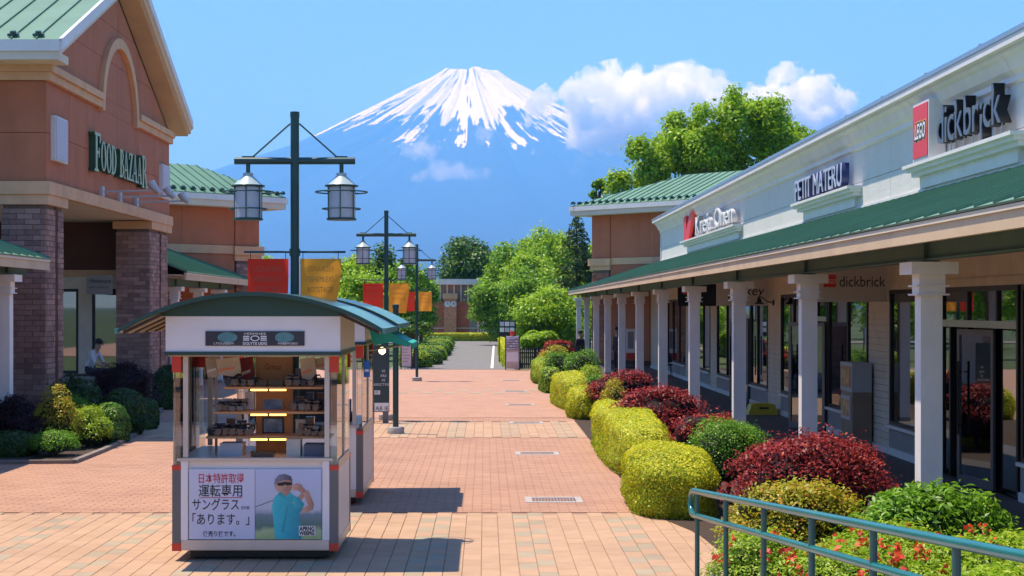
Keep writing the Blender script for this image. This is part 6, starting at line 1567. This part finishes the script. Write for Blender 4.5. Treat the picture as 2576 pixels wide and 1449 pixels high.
# ---- boards, racks and fence at the far end of the walk
M_PINK = mat('board_pink_white', (0.62,0.55,0.58), 0.5, 0.05, 4)
M_PRINT = mat('small_print', (0.30,0.27,0.30), 0.6, 0.3, 40)
def info_board(label, x0, x1, y0, y1, Y, rows):
    xa, xb = at(x0,0,Y).x, at(x1,0,Y).x; zt, zb = EYE-(y0-CY)*Y/FPX, max(EYE-(y1-CY)*Y/FPX, 0.0)
    t = thing('info_board', ((xa+xb)/2, Y, 0), 0, label, 'sign')
    MB().box(xa, xb, Y-0.03, Y+0.03, zb+0.08, zt).build('board', M_PINK, t)
    for x in (xa-0.04, xb+0.0005): MB().box(x, x+0.0395, Y-0.04, Y+0.04, 0, zt+0.02).build('post', M_BLACK, t)
    for k in range(rows):
        z = zt-0.12-k*(zt-zb-0.3)/rows; MB().box(xa+0.04, xb-0.04-0.05*(k % 3), Y-0.034, Y-0.0305, z-0.03, z).build('print_line', M_PRINT, t)
info_board('pale pink notice board left of the third lamp post', 1010, 1034, 862, 927, 64.6, 6)
info_board('small pale notice farther left beside the road', 1016, 1034, 826, 870, 72, 3)
Y = 73.0; xa, xb = at(1254,0,Y).x, at(1297,0,Y).x; zt = EYE-(806-CY)*Y/FPX
t = thing('directory_board', ((xa+xb)/2, Y, 0), 0, 'black directory board with six white pictures beside the road', 'sign')
MB().box(xa, xb, Y-0.03, Y+0.03, zt-0.72, zt).build('board', M_BLACK, t)
for x in (xa, xb-0.05): MB().box(x, x+0.05, Y+0.0305, Y+0.08, 0, zt).build('post', M_BLACK, t)
for r in range(2):
    for c in range(3): MB().box(xa+0.05+c*0.235, xa+0.25+c*0.235, Y-0.036, Y-0.0305, zt-0.26-r*0.27, zt-0.06-r*0.27).build('picture', M_SIGNWHITE if (r+c) % 2 else M_PINK, t)
Y = 63.6; xa, xb = at(1272,0,Y).x, at(1305,0,Y).x; zt = EYE-(846-CY)*Y/FPX
t = thing('leaflet_rack', ((xa+xb)/2, Y, 0), 0, 'white leaflet rack with rows of papers at the end of the walkway', 'rack')
MB().box(xa, xb, Y, Y+0.3, 0.06, zt).build('cabinet', M_PINK, t)
for s in (xa-0.03, xb+0.001): MB().box(s, s+0.029, Y-0.02, Y+0.32, 0, zt+0.03).build('side_panel', M_BLACK, t)
for k in range(5):
    z = zt-0.14-k*0.1; sh = MB().slab([(xa+0.02,Y-0.06,z),(xb-0.02,Y-0.06,z),(xb-0.02,Y-0.001,z-0.01),(xa+0.02,Y-0.001,z-0.01)],(0,0,0.01)).build('tray', M_KGREY, t)
    for j in range(4): MB().box(xa+0.04+j*0.115, xa+0.135+j*0.115, Y-0.05, Y-0.035, z+0.011, z+0.08).build('leaflet', (M_SIGNWHITE, M_PSTR, M_PINK, M_LBOX)[(j+k) % 4], sh)
MB().box(xa+0.04, xb-0.04, Y-0.008, Y-0.0005, 0.35, 0.72).build('notice', M_SIGNWHITE, t); MB().box(xa+0.04, xb-0.04, Y-0.008, Y-0.0005, 0.1, 0.3).build('notice', M_LINEN, t)
t = thing('flower_pot', ((xa+xb)/2+0.0, Y+0.15, zt+0.001), 0, 'small red pot standing on the leaflet rack', 'pot')
MB().lathe([(0.07,0),(0.10,0.16),(0.11,0.16),(0.11,0.2),(0.08,0.2),(0.075,0.15)],n=16).build('pot', M_KRED, t, False, smooth=True)
MB().lathe([(0.075,0.17),(0.01,0.175)],n=14).build('soil', M_SOIL, t, False)
Y = 64.1
t = thing('picket_fence', (1.7, Y, 0), 0, 'short black picket fence beside the leaflet rack', 'fence')
xf0 = at(1308,0,Y).x; xf1 = at(1352,0,Y).x; k = 0; x = xf0
while x < xf1:
    MB().slab([(x,Y,0.05),(x+0.05,Y,0.05),(x+0.05,Y,0.84),(x+0.025,Y,0.89),(x,Y,0.84)],(0,0.02,0)).build('picket', M_BLACK, t); x += 0.078
for z in (0.2, 0.65): MB().box(xf0-0.03, xf1+0.03, Y+0.0205, Y+0.05, z, z+0.06).build('rail', M_BLACK, t)
for x in (xf0-0.09, xf1+0.031): MB().box(x, x+0.06, Y, Y+0.06, 0, 0.92).build('post', M_BLACK, t)
Y = 121.0
t = thing('picket_fence', (0.0, Y, 0), 0, 'white picket fence beside the clock building', 'fence')
x = -0.6
while x < 2.6: MB().box(x, x+0.09, Y, Y+0.03, 0.1, 1.45).build('picket', M_SIGNWHITE, t); x += 0.21
for z in (0.35, 1.1): MB().box(-0.7, 2.7, Y+0.0305, Y+0.07, z, z+0.09).build('rail', M_SIGNWHITE, t)
# ---- things in the colonnade
t = thing('display_stand', (6.68, 28.6, 0.012), 0, 'tall grey and brown leaflet stand against the cream pier', 'stand')
MB().box(6.50, 6.84, 28.15, 29.05, 0.06, 1.0).build('cabinet', mat('stand_brown', (0.27,0.19,0.13), 0.5, 0.1, 3), t)
MB().box(6.49, 6.84, 28.14, 29.06, 1.001, 1.52).build('head', mat('stand_grey', (0.42,0.42,0.44), 0.5, 0.05, 3), t)
MB().box(6.52, 6.83, 28.2, 29.0, 0.012, 0.0595).build('plinth', M_BLACK, t)
for z0, z1, m in ((1.08,1.45,M_WOOD),(0.5,0.92,M_LBOX)):
    f = MB().box(6.478, 6.4895 if z0 > 1 else 6.4995, 28.24, 28.98, z0, z1).build('picture', m, t); MB().box(6.472, 6.4775, 28.3, 28.9, z0+0.06, z1-0.06).build('picture_print', mat('warm_print', (0.55,0.32,0.12), 0.4, 0.5, 8), f)
t = thing('yellow_ramp', (6.45, 37.1, 0.012), 0, 'low yellow plastic step on the dark colonnade floor', 'step')
MB().slab([(6.10,36.9,0.012),(6.18,36.9,0.24),(6.24,36.9,0.27),(6.66,36.9,0.27),(6.73,36.9,0.24),(6.80,36.9,0.012)],(0,0.45,0)).build('body', mat('plastic_yellow', (0.62,0.48,0.03), 0.45, 0.1, 4), t)
MB().box(6.36,6.58,36.892,36.8995,0.15,0.19).build('grip_slot', M_BLACK, t)
t = thing('cafe_chair', (6.45, 56.8, 0.012), 0, 'black round-backed chair between the far columns', 'chair')
M_CH = M_BLACK
MB().lathe([(0.24,0.44),(0.25,0.46),(0.24,0.49)],(6.45,56.8,0),18).build('seat', M_CH, t, smooth=True)
bk = MB()
for k in range(12):
    a0 = math.pi*k/12; a1 = math.pi*(k+1)/12
    bk.slab([(6.45+0.26*math.cos(a0),57.02,0.55+0.42*math.sin(a0)),(6.45+0.26*math.cos(a1),57.02,0.55+0.42*math.sin(a1)),(6.45,57.02,0.5)],(0,0.03,0))
bk.build('backrest', M_CH, t)
for sx in (-1,1):
    for sy in (-1,1): MB().tube([(6.45+sx*0.17,56.8+sy*0.17,0.44),(6.45+sx*0.21,56.8+sy*0.22,0.012)],0.015,6).build('leg', M_CH, t)
t = thing('notice_stand', (6.05, 66.0, 0.012), 0, 'white and red notice stand before the far pavilion', 'stand')
MB().box(5.86,6.22,66.0,66.12,0.62,1.62).build('panel', M_SIGNWHITE, t); MB().box(5.86,6.22,66.0,66.12,0.35,0.6195).build('red_panel', M_KRED, t); MB().box(5.80,6.28,65.95,66.2,0.012,0.06).build('foot', M_BLACK, t)
for x in (5.9,6.15): MB().box(x,x+0.03,66.03,66.07,0.0605,0.3495).build('leg', M_BLACK, t)
MB().box(5.92,6.16,65.99,65.9995,0.8,1.5).build('print', M_PRINT, t)
for i, Y in enumerate((37.9, 47.9)):
    t = thing('wall_lamp', (6.85, Y, 2.7), 0, ('black gooseneck wall lamp on the cream pier, nearer one','black gooseneck wall lamp on the cream pier, farther one')[i], 'lamp', 'wall lamps under the canopy')
    MB().tube([(6.88,Y,2.62),(6.85,Y,2.62)],0.07,14).build('rosette', M_BLACK, t, smooth=True)
    MB().tube([(6.86,Y,2.62),(6.72,Y,2.64),(6.64,Y,2.72),(6.58,Y,2.76),(6.53,Y,2.73)],0.013,7).build('arm', M_BLACK, t, smooth=True)
    MB().lathe([(0.02,2.74),(0.05,2.70),(0.06,2.64),(0.13,2.59),(0.12,2.585)],(6.53,Y,0),16,caps=False).build('shade', M_BLACK, t, smooth=True)
# ---- shelving and goods seen through the glass
PAL = [mat('goods_%d' % i, c, 0.5, 0.2, 5) for i, c in enumerate(((0.5,0.08,0.06),(0.08,0.16,0.42),(0.55,0.42,0.08),(0.10,0.32,0.14),(0.6,0.58,0.55),(0.35,0.2,0.12)))]
for i, (y0, y1, x) in enumerate(((21.0,23.2,9.2),(24.3,27.0,8.6),(29.0,31.6,8.8),(34.4,36.8,8.8),(39.0,41.0,8.6),(44.0,47.0,8.7),(49.0,53.0,8.7))):
    t = thing('display_shelf', (x, (y0+y1)/2, 0.01), 0, 'dark goods shelf inside the shop, %s from the camera' % ('first','second','third','fourth','fifth','sixth','last')[i], 'shelf', 'goods shelves inside the shops')
    MB().box(x+0.3, x+0.34, y0, y1, 0.011, 1.9).build('back_panel', M_DARK, t)
    for z in (0.35, 0.8, 1.25, 1.7):
        MB().box(x-0.05, x+0.2995, y0, y1, z-0.03, z).build('shelf', M_GREYPANEL, t)
        y = y0+0.1; q = 0
        if i < 4:
            while y < y1-0.25:
                w = random.uniform(0.12, 0.32); MB().box(x, x+0.25, y, y+w, z+0.001, z+random.uniform(0.12, 0.3)).build('goods', random.choice(PAL), t); y += w+0.05
t = thing('sanitizer_stand', (7.25, 22.9, 0.011), 0, 'slim grey dispenser stand inside the open shop door', 'stand')
MB().box(7.15,7.35,22.8,23.0,0.011,0.95).build('body', M_GREYPANEL, t); MB().tube([(7.25,22.9,0.95),(7.25,22.9,1.5)],0.015,8).build('pole', M_STEEL, t); MB().box(7.19,7.31,22.79,22.7995,0.72,0.84).build('opening', M_BLACK, t)
# ---- bench in the portico
pf = MB().box(-14, -9.62, 33.2, 42.15, 0.0, 0.35).build('portico_floor', M_CONC); props(pf, kind='structure')
t = thing('bench', (-10.0, 40.3, 0.35), 0, 'low dark bench in the hall portico under the seated person', 'bench')
MB().box(-10.6,-9.65,40.1,40.5,0.77,0.82).build('seat', M_DARKW, t)
for x in (-10.5,-9.8): MB().box(x,x+0.06,40.15,40.45,0.351,0.7695).build('leg', M_BLACK, t)

# ================================================================== PEOPLE
M_SKIN = mat('skin', (0.42,0.25,0.18), 0.55, 0.06, 8)
M_HAIR = mat('hair_black', (0.012,0.010,0.009), 0.6, 0.2, 20)
def person(label, loc, rz, top, bottom, seated=False, cap=None, h=1.7):
    k = h/1.7
    t = thing('person', loc, rz, label, 'person', None)
    if not seated:
        J = dict(pel=(0,0,0.93),spi=(0,0.0,1.12),che=(0,-0.01,1.32),nec=(0,0,1.45),hd0=(0,-0.01,1.53),hd1=(0,-0.015,1.66),
                 hl=(0.09,0,0.88),kl=(0.10,-0.02,0.48),al=(0.10,0.02,0.08),tl=(0.11,-0.13,0.04), sl=(0.17,0,1.38),el=(0.22,0.02,1.12),wl=(0.21,-0.06,0.88),fl=(0.205,-0.08,0.78))
    else:   # sitting, leaning forward (towards -y), forearms on the knees
        J = dict(pel=(0,0,0.10),spi=(0,-0.06,0.30),che=(0,-0.15,0.50),nec=(0,-0.22,0.61),hd0=(0,-0.27,0.68),hd1=(0,-0.30,0.79),
                 hl=(0.09,-0.03,0.08),kl=(0.12,-0.45,0.10),al=(0.11,-0.42,-0.36),tl=(0.11,-0.57,-0.42), sl=(0.17,-0.18,0.55),el=(0.21,-0.30,0.28),wl=(0.12,-0.48,0.22),fl=(0.07,-0.54,0.20))
    names = list(J); P = [Vector(J[n])*k for n in names]
    rad = dict(pel=(0.15,0.11),spi=(0.135,0.10),che=(0.16,0.11),nec=(0.055,0.055),hd0=(0.075,0.085),hd1=(0.075,0.09),hl=(0.09,0.09),kl=(0.062,0.062),al=(0.042,0.042),tl=(0.04,0.03),sl=(0.065,0.06),el=(0.046,0.046),wl=(0.032,0.032),fl=(0.035,0.02))
    V = []; E = []; Rd = []; idx = {}
    for n, p in zip(names, P):
        V.append(p); Rd.append(rad[n]); idx[n] = len(V)-1
        if n in ('hl','kl','al','tl','sl','el','wl','fl'):
            V.append(Vector((-p.x,p.y,p.z))); Rd.append(rad[n]); idx[n+'2'] = len(V)-1
    for a, b in (('pel','spi'),('spi','che'),('che','nec'),('nec','hd0'),('hd0','hd1')): E.append((idx[a], idx[b]))
    for s in ('', '2'):
        for a, b in (('pel','hl'+s),('hl'+s,'kl'+s),('kl'+s,'al'+s),('al'+s,'tl'+s),('che','sl'+s),('sl'+s,'el'+s),('el'+s,'wl'+s),('wl'+s,'fl'+s)): E.append((idx[a], idx[b]))
    me = bpy.data.meshes.new('body'); me.from_pydata([tuple(v) for v in V], E, []); ob = bpy.data.objects.new('body', me); COL.objects.link(ob)
    sk = ob.modifiers.new('skin', 'SKIN'); sv = me.skin_vertices[0].data
    for i, r in enumerate(Rd): sv[i].radius = (r[0]*k, r[1]*k); sv[i].use_root = (i == idx['pel'])
    sb_ = ob.modifiers.new('sub', 'SUBSURF'); sb_.levels = 2; sb_.render_levels = 2
    bpy.context.view_layer.update()
    bm_ = bpy.data.meshes.new_from_object(ob.evaluated_get(bpy.context.evaluated_depsgraph_get())); bpy.data.objects.remove(ob)
    bm_.materials.clear()
    for m in (M_SKIN, top, bottom, M_BLACK): bm_.materials.append(m)
    seg = []
    for a, b in E: seg.append((V[a], V[b]))
    inv = {v: n for n, v in idx.items()}
    for f in bm_.polygons:
        c = f.center; best = None
        for (a, b), (p, q) in zip(E, seg):
            d = q-p; tt = max(0, min(1, (c-p).dot(d)/d.length_squared)); dist = (c-(p+d*tt)).length
            if best is None or dist < best[0]: best = (dist, inv[b].rstrip('2'), tt, inv[a].rstrip('2'))
        n = best[1]; f.material_index = {'spi':1,'che':1,'sl':1,'el':1,'hl':2,'kl':2,'al':2,'tl':3,'wl':1 if not seated else 0,'fl':0,'hd0':0,'hd1':0,'nec':1 if best[2] < 0.5 else 0}.get(n, 1)
        f.use_smooth = True
    link('body', bm_, t)
    hd = Vector(J['hd1'])*k; z = hd.z; y = hd.y
    # hair or cap as a shell, ears, nose, eyes
    hm = MB().lathe([(0.088*k,-0.02*k),(0.098*k,0.03*k),(0.085*k,0.08*k),(0.04*k,0.112*k),(0.005,0.118*k)],(0,y+0.012*k,z),16)
    hr = hm.build('cap' if cap else 'hair', cap or M_HAIR, t, False, smooth=True)
    if cap: MB().slab([(-0.07*k,y-0.08*k,z+0.03*k),(0.07*k,y-0.08*k,z+0.03*k),(0.05*k,y-0.17*k,z+0.015*k),(-0.05*k,y-0.17*k,z+0.015*k)],(0,0,0.01)).build('cap_peak', cap, hr, False)
    MB().slab([(-0.014*k,y-0.085*k,z-0.06*k),(0.014*k,y-0.085*k,z-0.06*k),(0,y-0.085*k,z-0.01*k)],(0,-0.03*k,-0.004)).build('nose', M_SKIN, t, False)
    for s in (-1, 1):
        MB().tube([(s*0.075*k,y,z-0.05*k),(s*0.09*k,y+0.005,z-0.01*k)],[0.012*k,0.016*k],8).build('ear', M_SKIN, t, False, smooth=True)
        MB().tube([(s*0.03*k,y-0.082*k,z-0.008*k),(s*0.03*k,y-0.091*k,z-0.008*k)],0.009*k,8).build('eye', M_BLACK, t, False)
    return t
M_WSHIRT = mat('shirt_white', (0.62,0.60,0.64), 0.8, 0.05, 6); M_JEANS = mat('dark_jeans', (0.03,0.035,0.05), 0.85, 0.1, 8); M_SUIT = mat('navy_suit', (0.018,0.02,0.03), 0.8, 0.1, 6)
person('person in white shirt and black cap sitting bent forward in the hall portico', (-10.05, 40.3, 0.82), R(75), M_WSHIRT, M_JEANS, True, M_HAIR)
person('person in dark suit standing by the brick pier in the colonnade', (5.02, 60.5, 0.012), R(-60), M_SUIT, M_SUIT)
person('person in dark jacket behind the last two columns of the colonnade', (3.55, 59.5, 0.0), R(40), M_SUIT, M_JEANS, h=1.6)
